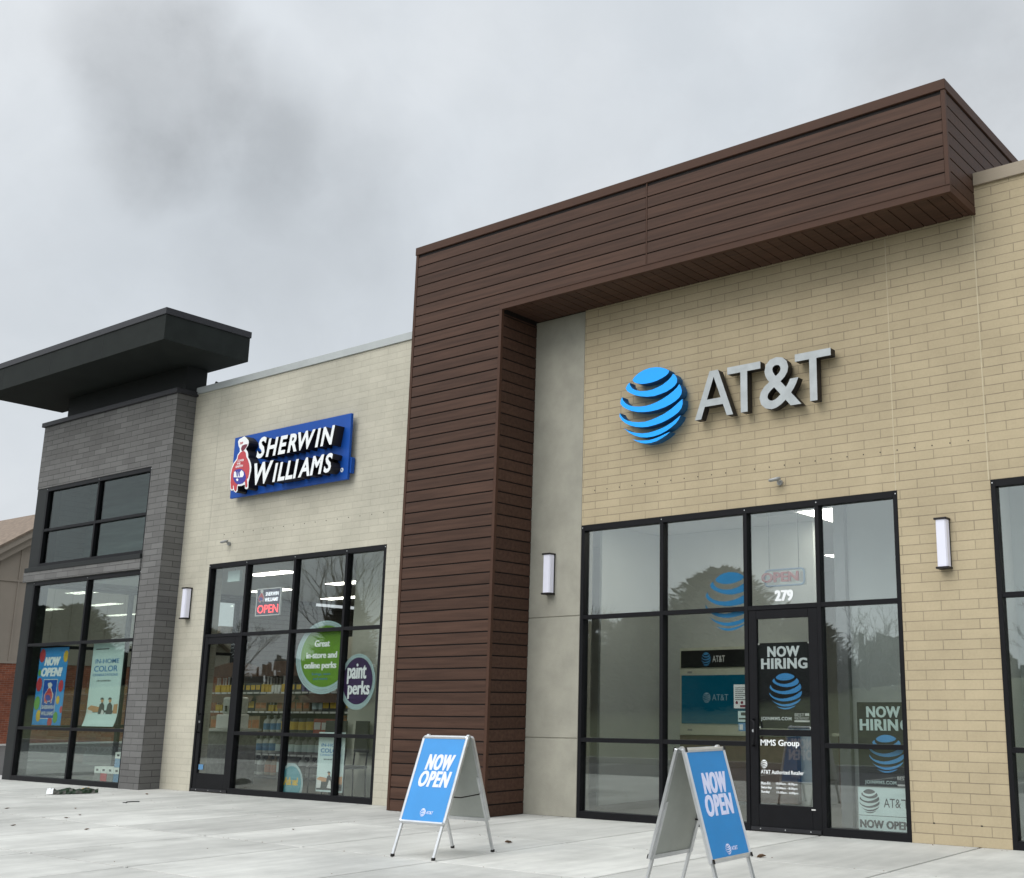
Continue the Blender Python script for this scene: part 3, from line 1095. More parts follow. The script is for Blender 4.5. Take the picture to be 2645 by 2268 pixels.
rk = MB()
for dz0, dz1, dp in ((-.36, -.06, -.22), (-.06, .18, -.36)):
    rk.prism([rake_pt(3.2, dz0), rake_pt(RY, dz0), rake_pt(RY, dz1), rake_pt(3.2, dz1)], dp, -.001, lambda u, v, d: (NX - d, u, v))
    rk.prism([rake_pt(RY, dz0), rake_pt(17.4, dz0), rake_pt(17.4, dz1), rake_pt(RY, dz1)], dp, -.001, lambda u, v, d: (NX - d, u, v))
rk.build('rake_trim', SIDING, nb)
ro = MB()
for y0_, y1_ in ((3.1, RY), (RY, 18.2)):
    za, zb_ = rake_pt(y0_, .185)[1], rake_pt(y1_, .185)[1]
    ro.add([(NX + .40, y0_, za), (NX + .40, y1_, zb_), (NX - 60, y1_, zb_), (NX - 60, y0_, za), (NX + .40, y0_, za + .10), (NX + .40, y1_, zb_ + .10), (NX - 60, y1_, zb_ + .10), (NX - 60, y0_, za + .10)],
           [(0, 1, 2, 3), (7, 6, 5, 4), (0, 4, 5, 1), (1, 5, 6, 2), (2, 6, 7, 3), (3, 7, 4, 0)])
ro.build('roof', SHINGLE, nb)
MB().box(NX - 30, NX + .2, 17.6, 46, 4.31, 4.6).build('flat_roof', SHINGLE, nb)
nsw = MB().box(NX - 1, NX + 1.6, -3, 60, -.30, -.02)
tag(nsw.build('far_sidewalk', KERB), kind='structure')
lot2 = MB().add([(NX + 1.6, -6, -.20), (-26.5, -6, -.20), (-26.5, 60, -.20), (NX + 1.6, 60, -.20)], [(0, 1, 2, 3)])
tag(lot2.build('side_lot', ASPH), kind='structure')

# =================================================================== WALL SIGNS
s1 = empty('emblem_wall_sign', (2.4, 0, 5.07))
tag(s1, 'silver block letters with a big bright blue striped globe emblem on tan brick', 'shop sign')


def xs1(u, v, d):
    return (u - 2.4, d, v - 5.07)


em = MB()
mbp = em
for st in GLOBE:
    mbp.prism([(1.1855 + u * .4945, 5.0685 + v * .4925) for u, v in st], -.175, -.05, xs1, 0, 1)
emo = em.build('globe_emblem', [GLOBE_F, GLOBE_S], s1)
bevel(emo, .006, 2)
LET = dict(
    A=([(1.852, 4.775), (1.945, 4.775), (1.999, 4.925), (2.262, 4.925), (2.316, 4.775), (2.406, 4.775), (2.196, 5.368), (2.072, 5.368)], [(2.030, 5.012), (2.231, 5.012), (2.131, 5.288)]),
    T1=([(2.329, 5.370), (2.797, 5.370), (2.797, 5.280), (2.611, 5.280), (2.611, 4.778), (2.515, 4.778), (2.515, 5.280), (2.329, 5.280)], None),
    T2=([(3.265, 5.370), (3.734, 5.370), (3.734, 5.280), (3.547, 5.280), (3.547, 4.776), (3.452, 4.776), (3.452, 5.280), (3.265, 5.280)], None))
for kx in ('A', 'T1'):
    outl, inn = LET[kx]
    l = MB()
    if inn:
        # letter A as three limbs so the counter stays open
        l.prism([(1.852, 4.775), (1.945, 4.775), (1.999, 4.925), (2.030, 5.012), (2.131, 5.288), (2.196, 5.368), (2.072, 5.368)], -.16, -.05, xs1, 0, 1)
        l.prism([(2.316, 4.775), (2.406, 4.775), (2.196, 5.368), (2.131, 5.288), (2.231, 5.012), (2.262, 4.925)], -.16, -.05, xs1, 0, 1)
        l.prism([(1.999, 4.925), (2.262, 4.925), (2.231, 5.012), (2.030, 5.012)], -.16, -.05, xs1, 0, 1)
    else:
        l.prism(outl, -.16, -.05, xs1, 0, 1)
    l.build('letter', [LETFACE, LEDBLK], s1)
l = MB()
text_into(l, '&', 2.777, 4.757,   .560, .626, -.16, -.05, xs1, 0, bold=.012, mside=1)
l.build('letter', [LETFACE, LEDBLK], s1)
MB().prism(LET['T2'][0], -.16, -.05, xs1, 0, 1).build('letter', [LETFACE, LEDBLK], s1)
for o_ in [o for o in s1.children if o.name.startswith('letter')]:
    md = o_.modifiers.new('bevel', 'BEVEL')
    md.width = .006
    md.segments = 1
    md.limit_method = 'ANGLE'
    md.angle_limit = R(40)

s2 = empty('panel_wall_sign', (-5.87, YS, 5.22))
tag(s2, 'blue panel sign with white italic letters and paint can emblem on beige brick', 'shop sign')
o2 = Vector((-5.87, YS, 5.22))


def xs2(u, v, d):
    return (u - o2.x, d - o2.y, v - o2.z)


yp = -.367
pn = MB().box(-7.357 - o2.x, -4.384 - o2.x, yp - o2.y, yp + .045 - o2.y, 4.703 - o2.z, 5.741 - o2.z)
pn.box(-4.384 - o2.x, -4.35 - o2.x, yp + .03 - o2.y, yp + .10 - o2.y, 4.80 - o2.z, 5.05 - o2.z)
bevel(pn.build('sign_panel', SW_BLUE, s2), .006, 2)
for cx in (-6.9, -5.9, -4.9):
    MB().box(cx - .04 - o2.x, cx + .04 - o2.x, yp + .046 - o2.y, -.001, 4.85 - o2.z, 5.6 - o2.z).build('bracket', LEDBLK, s2)
# letters: large initial, small capitals, slanted; (char, u0, width, height)
yl0, yl1 = -.55, yp - .001


def sign_word(word, u0, u1, z0, big, small, gap_):
    glyphs = []
    for i, ch in enumerate(word):
        vs_, fs_ = text_raw(ch, .032, .20, 1.0)
        xs_ = [p[0] for p in vs_]
        ys_ = [p[1] for p in vs_]
        hh = big if i == 0 else small
        glyphs.append([ch, (max(xs_) - min(xs_)) / (max(ys_) - min(ys_)) * hh, hh])
    tot = sum(g[1] for g in glyphs) + gap_ * (len(word) - 1)
    k_ = (u1 - u0 - gap_ * (len(word) - 1)) / (tot - gap_ * (len(word) - 1))
    u = u0
    for ch, wd, hh in glyphs:
        l_ = MB()
        text_into(l_, ch, u, z0, wd * k_, hh, yl0, yl1, xs2, 0, bold=.032, shear=.20, mside=1)
        lo = l_.build('letter', [PUREW, LEDBLK], s2)
        u += wd * k_ + gap_


sign_word('SHERWIN', -6.455, -4.525, 5.237, .350, .298, .012)
sign_word('WILLIAMS', -6.490, -4.530, 4.803, .360, .300, .010)
rm = MB()
ring = [(-4.518 + .035 * math.cos(a * math.pi / 8), 4.86 + .035 * math.sin(a * math.pi / 8)) for a in range(16)]
rm.prism(ring, yp - .004, yp - .001, xs2, 0)
text_into(rm, 'R', -4.533, 4.842, .03, .036, yp - .006, yp - .0045, xs2, 1, bold=.01)
rm.build('registered_mark', [PUREW, SW_BLUE], s2)
EM = {'back': [(-6.828, 5.666), (-6.765, 5.628), (-6.705, 5.58), (-6.689, 5.539), (-6.704, 5.495), (-6.746, 5.454), (-6.754, 5.438), (-6.7, 5.389), (-6.677, 5.334), (-6.677, 5.294), (-6.628, 5.243), (-6.589, 5.186), (-6.564, 5.118), (-6.565, 5.053), (-6.582, 4.984), (-6.594, 4.92), (-6.609, 4.877), (-6.601, 4.779), (-6.634, 4.757), (-6.689, 4.775), (-6.698, 4.841), (-6.791, 4.832), (-6.892, 4.836), (-6.886, 4.757), (-6.925, 4.732), (-6.983, 4.761), (-7.003, 4.789), (-7.038, 4.773), (-7.079, 4.797), (-7.104, 4.898), (-7.122, 4.986), (-7.126, 5.085), (-7.105, 5.168), (-7.062, 5.242), (-6.986, 5.306), (-6.973, 5.37), (-6.916, 5.416), (-6.923, 5.47), (-6.962, 5.515), (-6.989, 5.598), (-6.957, 5.633), (-6.885, 5.65)],
 'mouth': [(-6.718, 5.516), (-6.743, 5.473), (-6.781, 5.439), (-6.835, 5.409), (-6.875, 5.431), (-6.886, 5.472), (-6.865, 5.509), (-6.792, 5.522)],
 'paint': [(-6.862, 5.409), (-6.799, 5.414), (-6.751, 5.376), (-6.726, 5.307), (-6.669, 5.241), (-6.628, 5.171), (-6.609, 5.103), (-6.608, 5.026), (-6.623, 4.943), (-6.658, 4.927), (-6.629, 4.834), (-6.63, 4.801), (-6.659, 4.785), (-6.684, 4.814), (-6.699, 4.887), (-6.747, 4.892), (-6.806, 4.937), (-6.874, 4.893), (-6.908, 4.838), (-6.91, 4.773), (-6.938, 4.75), (-6.975, 4.78), (-7.001, 4.854), (-7.024, 4.863), (-7.011, 4.81), (-7.041, 4.793), (-7.072, 4.823), (-7.096, 4.917), (-7.104, 5.049), (-7.086, 5.146), (-7.038, 5.226), (-6.962, 5.29), (-6.95, 5.354), (-6.902, 5.395)],
 'globe': [(-7.02, 5.099), (-6.97, 5.119), (-6.885, 5.123), (-6.809, 5.107), (-6.739, 5.06), (-6.7, 5.003), (-6.681, 4.943), (-6.706, 4.9), (-6.765, 4.868), (-6.848, 4.861), (-6.925, 4.879), (-6.984, 4.918), (-7.03, 4.982), (-7.039, 5.042)],
 'land': [(-7.018, 5.086), (-6.988, 5.095), (-6.958, 5.072), (-6.937, 5.004), (-6.899, 4.993), (-6.917, 5.087), (-6.872, 4.99), (-6.846, 4.994), (-6.86, 5.061), (-6.818, 5.095), (-6.759, 5.056), (-6.742, 5.008), (-6.769, 4.972), (-6.865, 4.98), (-7.016, 4.997)],
 'land2': [(-6.946, 4.953), (-6.916, 4.969), (-6.881, 4.946), (-6.888, 4.92), (-6.921, 4.924)]}
emb = MB()
emb.prism(EM['back'], -.550, yp - .001, xs2, 0, 1)
emb.prism(EM['mouth'], -.5525, -.5505, xs2, 3)
emb.prism(EM['paint'], -.5525, -.5505, xs2, 2)
emb.prism(EM['globe'], -.5545, -.5526, xs2, 4)
emb.prism(EM['land'], -.5565, -.5546, xs2, 0)
emb.prism(EM['land2'], -.5565, -.5546, xs2, 0)
for i, (wd_, zz_) in enumerate((('COVER', 5.243), ('THE', 5.196), ('EARTH', 5.150))):
    ww = (.17, .10, .19)[i]
    text_into(emb, wd_, -6.985 + .03 * (2 - i) * .6, zz_, ww, .036, -.5545, -.5526, xs2, 0, bold=.02)
text_into(emb, 'SWP', -6.93, 5.535, .085, .04, -.5525, -.5505, xs2, 2, bold=.02)
emb.build('paint_can_emblem', [PUREW, LEDBLK, SW_RED, SW_DRED, SW_NAVY], s2)


# =================================================================== WALL LAMPS
def sconce(x, y, z0, z1, label):
    t = empty('wall_lamp', (x, y, z0))
    tag(t, label, 'wall lamp', 'box wall lamps with white diffusers')
    h = z1 - z0
    hw = .062
    hb = MB().box(-hw, hw, -.022, -.001, 0, h)
    hb.box(-hw - .008, hw + .008, -.125, -.0005, -.012, .010)
    hb.box(-hw - .008, hw + .008, -.125, -.0005, h - .010, h + .012)
    bevel(hb.build('lamp_housing', LAMP_BLK, t), .003, 1)
    df = MB()
    pr = [(-hw + .004, -.022), (-hw + .004, -.095), (-hw + .016, -.112), (hw - .016, -.112), (hw - .004, -.095), (hw - .004, -.022)]
    n = len(pr)
    df.add([(a, b, .010) for a, b in pr] + [(a, b, h - .010) for a, b in pr], [(i, (i + 1) % n, (i + 1) % n + n, i + n) for i in range(n)])
    df.build('lamp_diffuser', DIFF, t)
    return t


sconce(-.555, 0.0, 2.79, 3.31, 'tall black and white box lamp on the concrete pilaster')
sconce(4.925, 0.0, 2.77, 3.285, 'tall black and white box lamp on the tan brick pier')
sconce(-8.435, YS, 2.774, 3.28, 'tall black and white box lamp on beige brick beside the dark tower')


def spot(x, y, z, label, sc=1.0):
    t = empty('flood_light', (x, y, z))
    tag(t, label, 'flood light', 'small gray floodlights over the doors')
    a = MB().tube([(0, -.001, 0), (0, -.03, 0)], .055 * sc, 12)
    a.tube([(0, -.03, .0), (-.01, -.07, .03), (-.02, -.10, .04)], .022 * sc, 8)
    a.build('mount', GREYMET, t)
    b = MB()
    pr = [(.0, .13), (.045, .12), (.058, .05), (.052, -.10), (.03, -.13), (0, -.135)]
    b.lathe([(r, zz) for r, zz in pr[::-1]], (0, 0, 0), 12)
    ob = b.build('lamp_head', GREYMET, t)
    ob.location = (-.035 * sc, -.05 - .08 * sc, .045 * sc)
    ob.rotation_euler = (R(8), R(80), R(25))
    ob.scale = (.62 * sc, sc, .9 * sc)
    return t


spot(2.95, 0, 3.90, 'small gray floodlight on tan brick above the tall glass door', .62)
spot(-7.42, YS, 3.965, 'small gray floodlight on beige brick below the blue panel sign', .6)


# =================================================================== SANDWICH BOARDS
def rrect(x0, x1, y0, y1, r, n=5):
    pts = []
    for cx, cy, a0 in ((x1 - r, y1 - r, 0), (x0 + r, y1 - r, 90), (x0 + r, y0 + r, 180), (x1 - r, y0 + r, 270)):
        for i in range(n + 1):
            a = R(a0 + 90 * i / n)
            pts.append((cx + r * math.cos(a), cy + r * math.sin(a)))
    return pts


def sandwich(x, y, rot, wd, h, k, zb, label, rounded):
    t = empty('sandwich_board', (x, y, 0))
    t.rotation_euler = (0, 0, rot)
    tag(t, label, 'sandwich board', 'folding pavement sign boards')
    ridge = .028
    slope = math.hypot(h, k - ridge)
    ang = math.atan2(k - ridge, h)
    L = slope * (h - zb) / h
    for sgn, nm in ((-1, 'front_panel'), (1, 'rear_panel')):
        ca, sa = math.cos(ang), math.sin(ang)

        def xf(u, v, d, sgn=sgn, ca=ca, sa=sa):
            # u across, v down the slope from the ridge (negative down), d depth: negative = outward
            s_ = -v
            px = u if sgn < 0 else -u
            py = sgn * (ridge + s_ * sa) - sgn * d * ca
            pz = h - s_ * ca - d * sa
            return (px, py, pz)
        sheet = MB().prism([(-wd / 2 + .02, -.02), (wd / 2 - .02, -.02), (wd / 2 - .02, -L + .02), (-wd / 2 + .02, -L + .02)], -.004, .004, xf)
        pn_ = sheet.build(nm, BOARD_BK, t)
        fm = MB()
        rr_ = .035 if rounded else .006
        outer = rrect(-wd / 2, wd / 2, -L, 0, rr_)
        fwid = .030
        ri = max(.004, rr_ - fwid) if rounded else .003
        inner = rrect(-wd / 2 + fwid, wd / 2 - fwid, -L + fwid, -fwid, ri)
        n = len(outer)
        mid = [((a[0] * .5 + b[0] * .5), (a[1] * .5 + b[1] * .5)) for a, b in zip(outer, inner)]
        rings_ = [(outer, .012), (outer, -.010), (mid, -.019), (inner, -.010), (inner, .012)]
        vv_ = []
        for ring_, d in rings_:
            vv_ += [xf(u, v, d) for u, v in ring_]
        m_ = len(rings_)
        ff_ = []
        for a in range(m_):
            b = (a + 1) % m_
            ff_ += [(a * n + i, a * n + (i + 1) % n, b * n + (i + 1) % n, b * n + i) for i in range(n)]
        fm.add(vv_, ff_, 0, False)
        if not rounded:
            for su in (-1, 1):
                for vv0 in (-.012, -L + .012):
                    fm.prism([(su * (wd / 2 - .018) - .013, vv0 - .016), (su * (wd / 2 - .018) + .013, vv0 - .016), (su * (wd / 2 - .018) + .013, vv0 + .016), (su * (wd / 2 - .018) - .013, vv0 + .016)], -.0215, -.0195, xf, 1)
        fm.build('frame', [STEEL, LEDBLK], pn_)
        ps = MB().prism([(-wd / 2 + .026, -.026), (wd / 2 - .026, -.026), (wd / 2 - .026, -L + .026), (-wd / 2 + .026, -L + .026)], -.0075, -.0045, xf)
        ps.build('poster', BLUE_PO, pn_)
        q = wd / .59
        line(pn_, 'lettering', LAV, 'NOW', -.152 * q, -.331, .358 * q, .152, -.0095, -.008, xf, fat=.007, bold=.022, shear=.20, spacing=1.14)
        line(pn_, 'lettering', LAV, 'OPEN', -.187 * q, -.489, .402 * q, .152, -.0095, -.008, xf, fat=.006, bold=.022, shear=.20, spacing=1.14)
        lt = MB()
        globe_into(lt, -.017, -.722, .036, .037, -.0095, -.008, xf)
        text_into(lt, 'AT&T', .028, -.735, .085, .027, -.0095, -.008, xf, 0, bold=.01)
        lt.build('small_logo', LAV, pn_)
    for sx in (-1, 1):
        for sy in (-1, 1):
            lg = MB()
            a = Vector((sx * (wd / 2 - .035), sy * (ridge + (k - ridge) * .35), h * .65))
            b = Vector((sx * (wd / 2 - .035), sy * k, .012))
            d = (a - b).normalized()
            off = Vector((0, -sy * .010, 0))
            lg.obox((a + b) / 2 + off, (1, 0, 0), d.cross(Vector((1, 0, 0))), d, .013, .009, (a - b).length / 2)
            lg.obox(b + off, (1, 0, 0), (0, 1, 0), (0, 0, 1), .015, .012, .012, 1)
            lg.build('leg', [STEEL, LEDBLK], t)
    for sx in (-1, 1):
        MB().tube([(sx * (wd / 2 - .02), 0, h + .001), (sx * (wd / 2 - .05), 0, h + .001)], .014, 10).build('hinge', STEEL, t)
    st = MB().tube([(wd / 2 - .06, -(k * .52), h * .5), (wd / 2 - .055, -.05, h * .485), (wd / 2 - .06, (k * .52), h * .5)], .006, 6)
    st.build('spreader_strap', LEDBLK, t)
    return t


sandwich(1.262, -3.515, .02, .595, 1.070, .398, .287, 'silver framed sandwich board with blue panel facing the street, beside the brown column', True)
sandwich(4.668, -4.285, 1.604, .565, 1.056, .346, .290, 'silver framed sandwich board turned sideways in front of the tall glass door', False)

# =================================================================== POSTERS AND SIGNS IN THE TAN SHOP
yo = .075


def loc_xf(ox, oz):
    return lambda u, v, d: (u - ox, d, v - oz)


def poster(name, x0, x1, z0, z1, mat, y=yo, th=.002):
    """a flat printed sheet with its origin at its lower left corner; returns (thing, xf) where xf takes world u, v and depth in front of y"""
    t = empty(name, (x0, y, z0))
    MB().box(0, x1 - x0, 0, th, 0, z1 - z0).build('sheet', mat, t)
    return t, (lambda u, v, d: (u - x0, d, v - z0))


yd = .036  # inner face of the door glass
t, xf = poster('hiring_poster', 2.590, 3.258, 1.11, 2.062, BLACK, yd)
tag(t, 'black hiring poster with blue striped globe taped inside the door glass', 'poster')
line(t, 'lettering', PUREW, 'NOW', 2.710, 1.902, .42, .120, -.002, -.001, xf, fat=.004, bold=.024, spacing=1.10)
line(t, 'lettering', PUREW, 'HIRING', 2.625, 1.768, .60, .120, -.002, -.001, xf, fat=.004, bold=.024, spacing=1.10)
line(t, 'lettering', PUREW, 'JOINMMS.COM', 2.612, 1.190, .395, .048, -.002, -.001, xf, bold=.018, spacing=1.10)
m = MB()
globe_into(m, 2.937, 1.520, .208, .199, -.002, -.001, xf)
m.build('globe_emblem', PRINT_BLUE, t)
m = MB()
m.prism([(3.045, 1.183), (3.235, 1.183), (3.235, 1.282), (3.045, 1.282)], -.0012, -.0006, xf, 0)
m.prism([(3.045, 1.184), (3.235, 1.184), (3.235, 1.203), (3.045, 1.203)], -.0022, -.0013, xf, 1)
m.prism([(3.180, 1.252), (3.232, 1.252), (3.232, 1.279), (3.180, 1.279)], -.0022, -.0013, xf, 1)
text_into(m, 'BEST', 3.05, 1.245, .12, .034, -.0022, -.0013, xf, 1, bold=0)
text_into(m, 'FOR THE MOST', 3.05, 1.210, .175, .026, -.0022, -.0013, xf, 1, bold=0)
m.build('award_badge', [DKGREY, SHELF_W], t)
for x_, z_ in ((2.600, 2.052), (3.246, 2.052), (2.600, 1.122), (3.246, 1.122)):
    MB().tube([(x_ - 2.590, -.001, z_ - 1.11), (x_ - 2.590, -.008, z_ - 1.11)], .010, 10).build('suction_pin', SHELF_W, t)

t, xf = poster('hiring_poster', 3.795, 4.348, .535, 1.40, BLACK)
tag(t, 'black hiring poster with blue striped globe behind the window beside the door, right edge hidden', 'poster')
m = MB()
line(t, 'lettering', MINT, 'NOW', 3.905, 1.240, .395, .118, -.002, -.001, xf, fat=.004, bold=.024, spacing=1.10)
line(t, 'lettering', MINT, 'HIRIN', 3.823, 1.105, .445, .118, -.002, -.001, xf, fat=.004, bold=.024, spacing=1.10)
m.prism([(4.347 + .055 * math.cos(R(a)), 1.164 + .060 * math.sin(R(a))) for a in range(95, 266, 10)] + [(4.347 + .022 * math.cos(R(a)), 1.164 + .030 * math.sin(R(a))) for a in range(265, 94, -10)], -.002, -.001, xf, 0)
m.build('letter_edge', MINT, t)
line(t, 'lettering', MINT, 'JOINMMS.COM', 3.862, .546, .36, .046, -.002, -.001, xf, bold=.018, spacing=1.10)
m = MB()
globe_into(m, 4.123, .868, .198, .194, -.002, -.001, xf)
m.build('globe_emblem', PRINT_BLUE, t)
m = MB()
m.prism([(4.232, .540), (4.345, .540), (4.345, .645), (4.232, .645)], -.0012, -.0006, xf, 0)
text_into(m, 'BEST', 4.237, .605, .104, .034, -.0022, -.0013, xf, 1)
m.prism([(4.235, .543), (4.343, .543), (4.343, .562), (4.235, .562)], -.0022, -.0013, xf, 1)
m.build('award_badge', [DKGREY, SHELF_W], t)

t, xf = poster('opening_banner', 3.775, 4.348, .086, .520, MINT)
tag(t, 'pale mint opening banner with black striped globe low in the window beside the door', 'banner')
m = MB()
globe_into(m, 3.906, .378, .116, .122, -.002, -.001, xf)
text_into(m, 'AT&', 4.068, .322, .195, .092, -.002, -.001, xf, 0, bold=.006)
m.prism([(4.268, .412), (4.346, .412), (4.346, .399), (4.328, .399), (4.328, .322), (4.313, .322), (4.313, .399), (4.268, .399)], -.002, -.001, xf, 0)
line(t, 'lettering', BLACK, 'NOW OPEN', 3.787, .108, .575, .082, -.002, -.001, xf, fat=.004, bold=.026, spacing=1.05)
m.prism([(3.776, .231), (4.347, .231), (4.347, .236), (3.776, .236)], -.002, -.001, xf, 0)
m.build('print', BLACK, t)

gd = empty('window_globe_decal', (2.2, .05, 2.565))
tag(gd, 'large translucent blue striped globe decal on the window left of the tall door', 'decal')
m = MB()
for st in GLOBE:
    # the frame hides the right part of the decal; it is cut at the bay's edge
    pl_ = [(min(2.424, 2.2 + u * .345), 2.565 + v * .345) for u, v in st]
    m.prism(pl_, 0, .0015, loc_xf(2.2, 2.565))
BLUE_DEC = pbr('decal_blue', (.02, .20, .42), .4, 0, .05)
m.build('stripes', BLUE_DEC, gd)

# small notices left of the door handle
t, xf = poster('store_notice', 2.225, 2.424, 1.330, 1.600, WHITE)
tag(t, 'white notice sheet with small black text stuck on the glass left of the door handle', 'notice')
m = MB()
for i in range(7):
    m.prism([(2.245, 1.565 - i * .022), (2.415 - .03 * (i % 3), 1.565 - i * .022), (2.415 - .03 * (i % 3), 1.557 - i * .022), (2.245, 1.557 - i * .022)], -.0015, -.0005, xf, 0)
for cx in (2.265, 2.335):
    m.prism([(cx + .018 * math.cos(a * math.pi / 6), 1.395 + .018 * math.sin(a * math.pi / 6)) for a in range(12)], -.0015, -.0005, xf, 1)
m.prism([(2.31, 1.342), (2.415, 1.342), (2.415, 1.368), (2.31, 1.368)], -.0015, -.0005, xf, 1)
m.build('print', [DKGREY, SW_DRED], t)
t, xf = poster('store_sticker', 2.280, 2.424, 1.180, 1.300, MINT)
tag(t, 'pale mint sticker below the white notice on the glass by the door', 'sticker')
m = MB().prism([(2.32, 1.25), (2.38, 1.25), (2.38, 1.285), (2.32, 1.285)], -.0015, -.0005, xf, 0)
m.prism([(2.29, 1.205), (2.41, 1.205), (2.41, 1.222), (2.29, 1.222)], -.0015, -.0005, xf, 0)
m.build('print', DKGREY, t)
t, xf = poster('store_sticker', 2.285, 2.424, 1.075, 1.165, CANB)
tag(t, 'blue and white sticker lowest in the column by the door handle', 'sticker')
MB().prism([(2.30, 1.09), (2.345, 1.09), (2.345, 1.15), (2.30, 1.15)], -.0015, -.0005, xf, 0).build('print', SHELF_W, t)

# hanging unlit OPEN sign
hs = empty('hanging_open_sign', (2.74, .35, 2.84))
tag(hs, 'unlit red and blue tube sign hanging on two cords over the door', 'open sign')
xo = loc_xf(2.74, 2.84)
m = MB()
text_into(m, 'OPEN', 2.475, 2.785, .50, .120, -.03, .0, xo, 0, bold=.028)
m.build('letter_tubes', DULL_R, hs)
bx = [(p[0], 0.012, p[1]) for p in rrect(-.235, .295, -.095, .095, .05)]
MB().tube(bx, .012, 8, 0, True).build('border_tube', DULL_B, hs)
MB().prism([(-.24, -.10), (.31, -.10), (.31, .10), (-.24, .10)], .03, .038, lambda u, v, d: (u, d, v)).build('clear_backing', GLASS, hs)
for cx in (-.18, .22):
    MB().tube([(cx, .02, .09), (cx, .02, 1.105)], .004, 5).build('cord', LEDBLK, hs)

# screen cabinet on the back wall
cabx0, cabz = -.46, .95
tv = empty('screen_cabinet', (cabx0, 2.86, 0))
tag(tv, 'cream cabinet with black header and dark teal screen against the pale wall behind the window', 'display')
sc_ = 1.1325


def tvx(u, v, d):
    """written for the plane y = 1.2 and carried to the back wall"""
    return (9.549 + (u - 9.549) * sc_ - cabx0, d, 1.353 + (v - 1.353) * sc_)


m = MB().prism([(.705, .994), (2.4, .994), (2.4, 1.827), (.705, 1.827)], 0, .12, tvx)
m.prism([(.69, .2), (2.42, .2), (2.42, .985), (.69, .985)], .02, .13, tvx, 1)
m.prism([(.69, 1.83), (2.42, 1.83), (2.42, 2.10), (.69, 2.10)], .02, .13, tvx, 0)
m.build('cabinet_body', [CREAM, WOODV], tv)
MB().prism([(.715, 1.845), (2.40, 1.845), (2.40, 2.065), (.715, 2.065)], .005, .018, tvx).build('header_panel', BLACK, tv)
MB().prism([(.735, 1.134), (2.36, 1.134), (2.36, 1.745), (.735, 1.745)], -.012, -.001, tvx).build('screen', SCREEN, tv)
m = MB()
globe_into(m, 1.115, 1.950, .070, .088, .0015, .004, tvx, 0)
text_into(m, 'AT&T', 1.215, 1.910, .19, .082, .0015, .004, tvx, 1, bold=.004)
m.build('header_lettering', [PRINT_BLUE, PUREW], tv)
m = MB()
globe_into(m, 1.130, 1.46, .060, .065, -.016, -.013, tvx, 0)
text_into(m, 'AT&T', 1.215, 1.425, .245, .078, -.016, -.013, tvx, 0, bold=-.004)
m.build('screen_lettering', pbr('dim_screen_text', (.16, .24, .27), .5, emit=(.18, .28, .32), estr=.3), tv)
m = MB()
for u_ in (.86, 2.2):
    for v_ in (1.785, 1.055):
        m.prism([(u_ - .035, v_ - .012), (u_ + .035, v_ - .012), (u_ + .035, v_ + .012), (u_ - .035, v_ + .012)], -.004, -.001, tvx)
m.build('vent_slot', GREYMET, tv)
# reception counter seen low through the door and bay two
ct = empty('reception_counter', (2.9, 3.6, 0))
tag(ct, 'low wooden counter seen through the tan shop window behind the sandwich board', 'counter')
MB().box(-1.0, .55, -.3, .3, 0, .95).build('counter_body', WOODV, ct)
MB().box(-1.06, .61, -.36, .36, .951, .99).build('counter_top', CREAM, ct)


def ceil_light(x, y, z, w_, d_, label, group=None):
    t_ = empty('ceiling_light', (x, y, z))
    tag(t_, label, 'ceiling light', group)
    MB().box(-w_ / 2 - .02, w_ / 2 + .02, -d_ / 2 - .02, d_ / 2 + .02, -.006, -.001).build('light_frame', WHITE, t_)
    MB().box(-w_ / 2, w_ / 2, -d_ / 2, d_ / 2, -.014, -.0065).build('light_panel', LIGHTP, t_)


ceil_light(2.25, 2.75, 3.95, .55, 1.2, 'bright square ceiling panel glowing at the top of the tan shop window')
ceil_light(7.2, 1.4, 3.95, .6, 1.2, 'ceiling panel in the tan shop behind the far right window')
ceil_light(.7, 6.8, 3.95, 1.2, .6, 'ceiling panel deep inside the tan shop behind the pale partition')
ceil_light(.6, 1.3, 3.95, 1.2, .6, 'added unseen ceiling panel brightening the tan shop above the left window bays')  # extra lamp out of view, added to brighten the shop interior
GL = 'long ceiling lights in the paint shop'
spots_ = [(-8.65, 1.50, 'nearest long ceiling light seen over the lit red window sign'),
          (-11.45, 3.52, 'long ceiling light low behind the lit red window sign'),
          (-8.75, 3.40, 'long ceiling light in the third window bay, the higher one'),
          (-11.55, 5.50, 'long ceiling light in the third window bay, the lower one'),
          (-11.45, 1.50, 'long ceiling light just inside the tower window'),
          (-8.65, 5.45, 'long ceiling light far back over the shelves'),
          (-6.0, 3.4, 'long ceiling light behind the pale partition'),
          (-6.0, 5.45, 'rearmost long ceiling light on the partition side')]
for x_, y_, lb in spots_:
    ceil_light(x_, y_, 3.72, 1.2, .3, lb, GL)

# =================================================================== PAINT SHOP DISPLAYS
yq = YS + .075
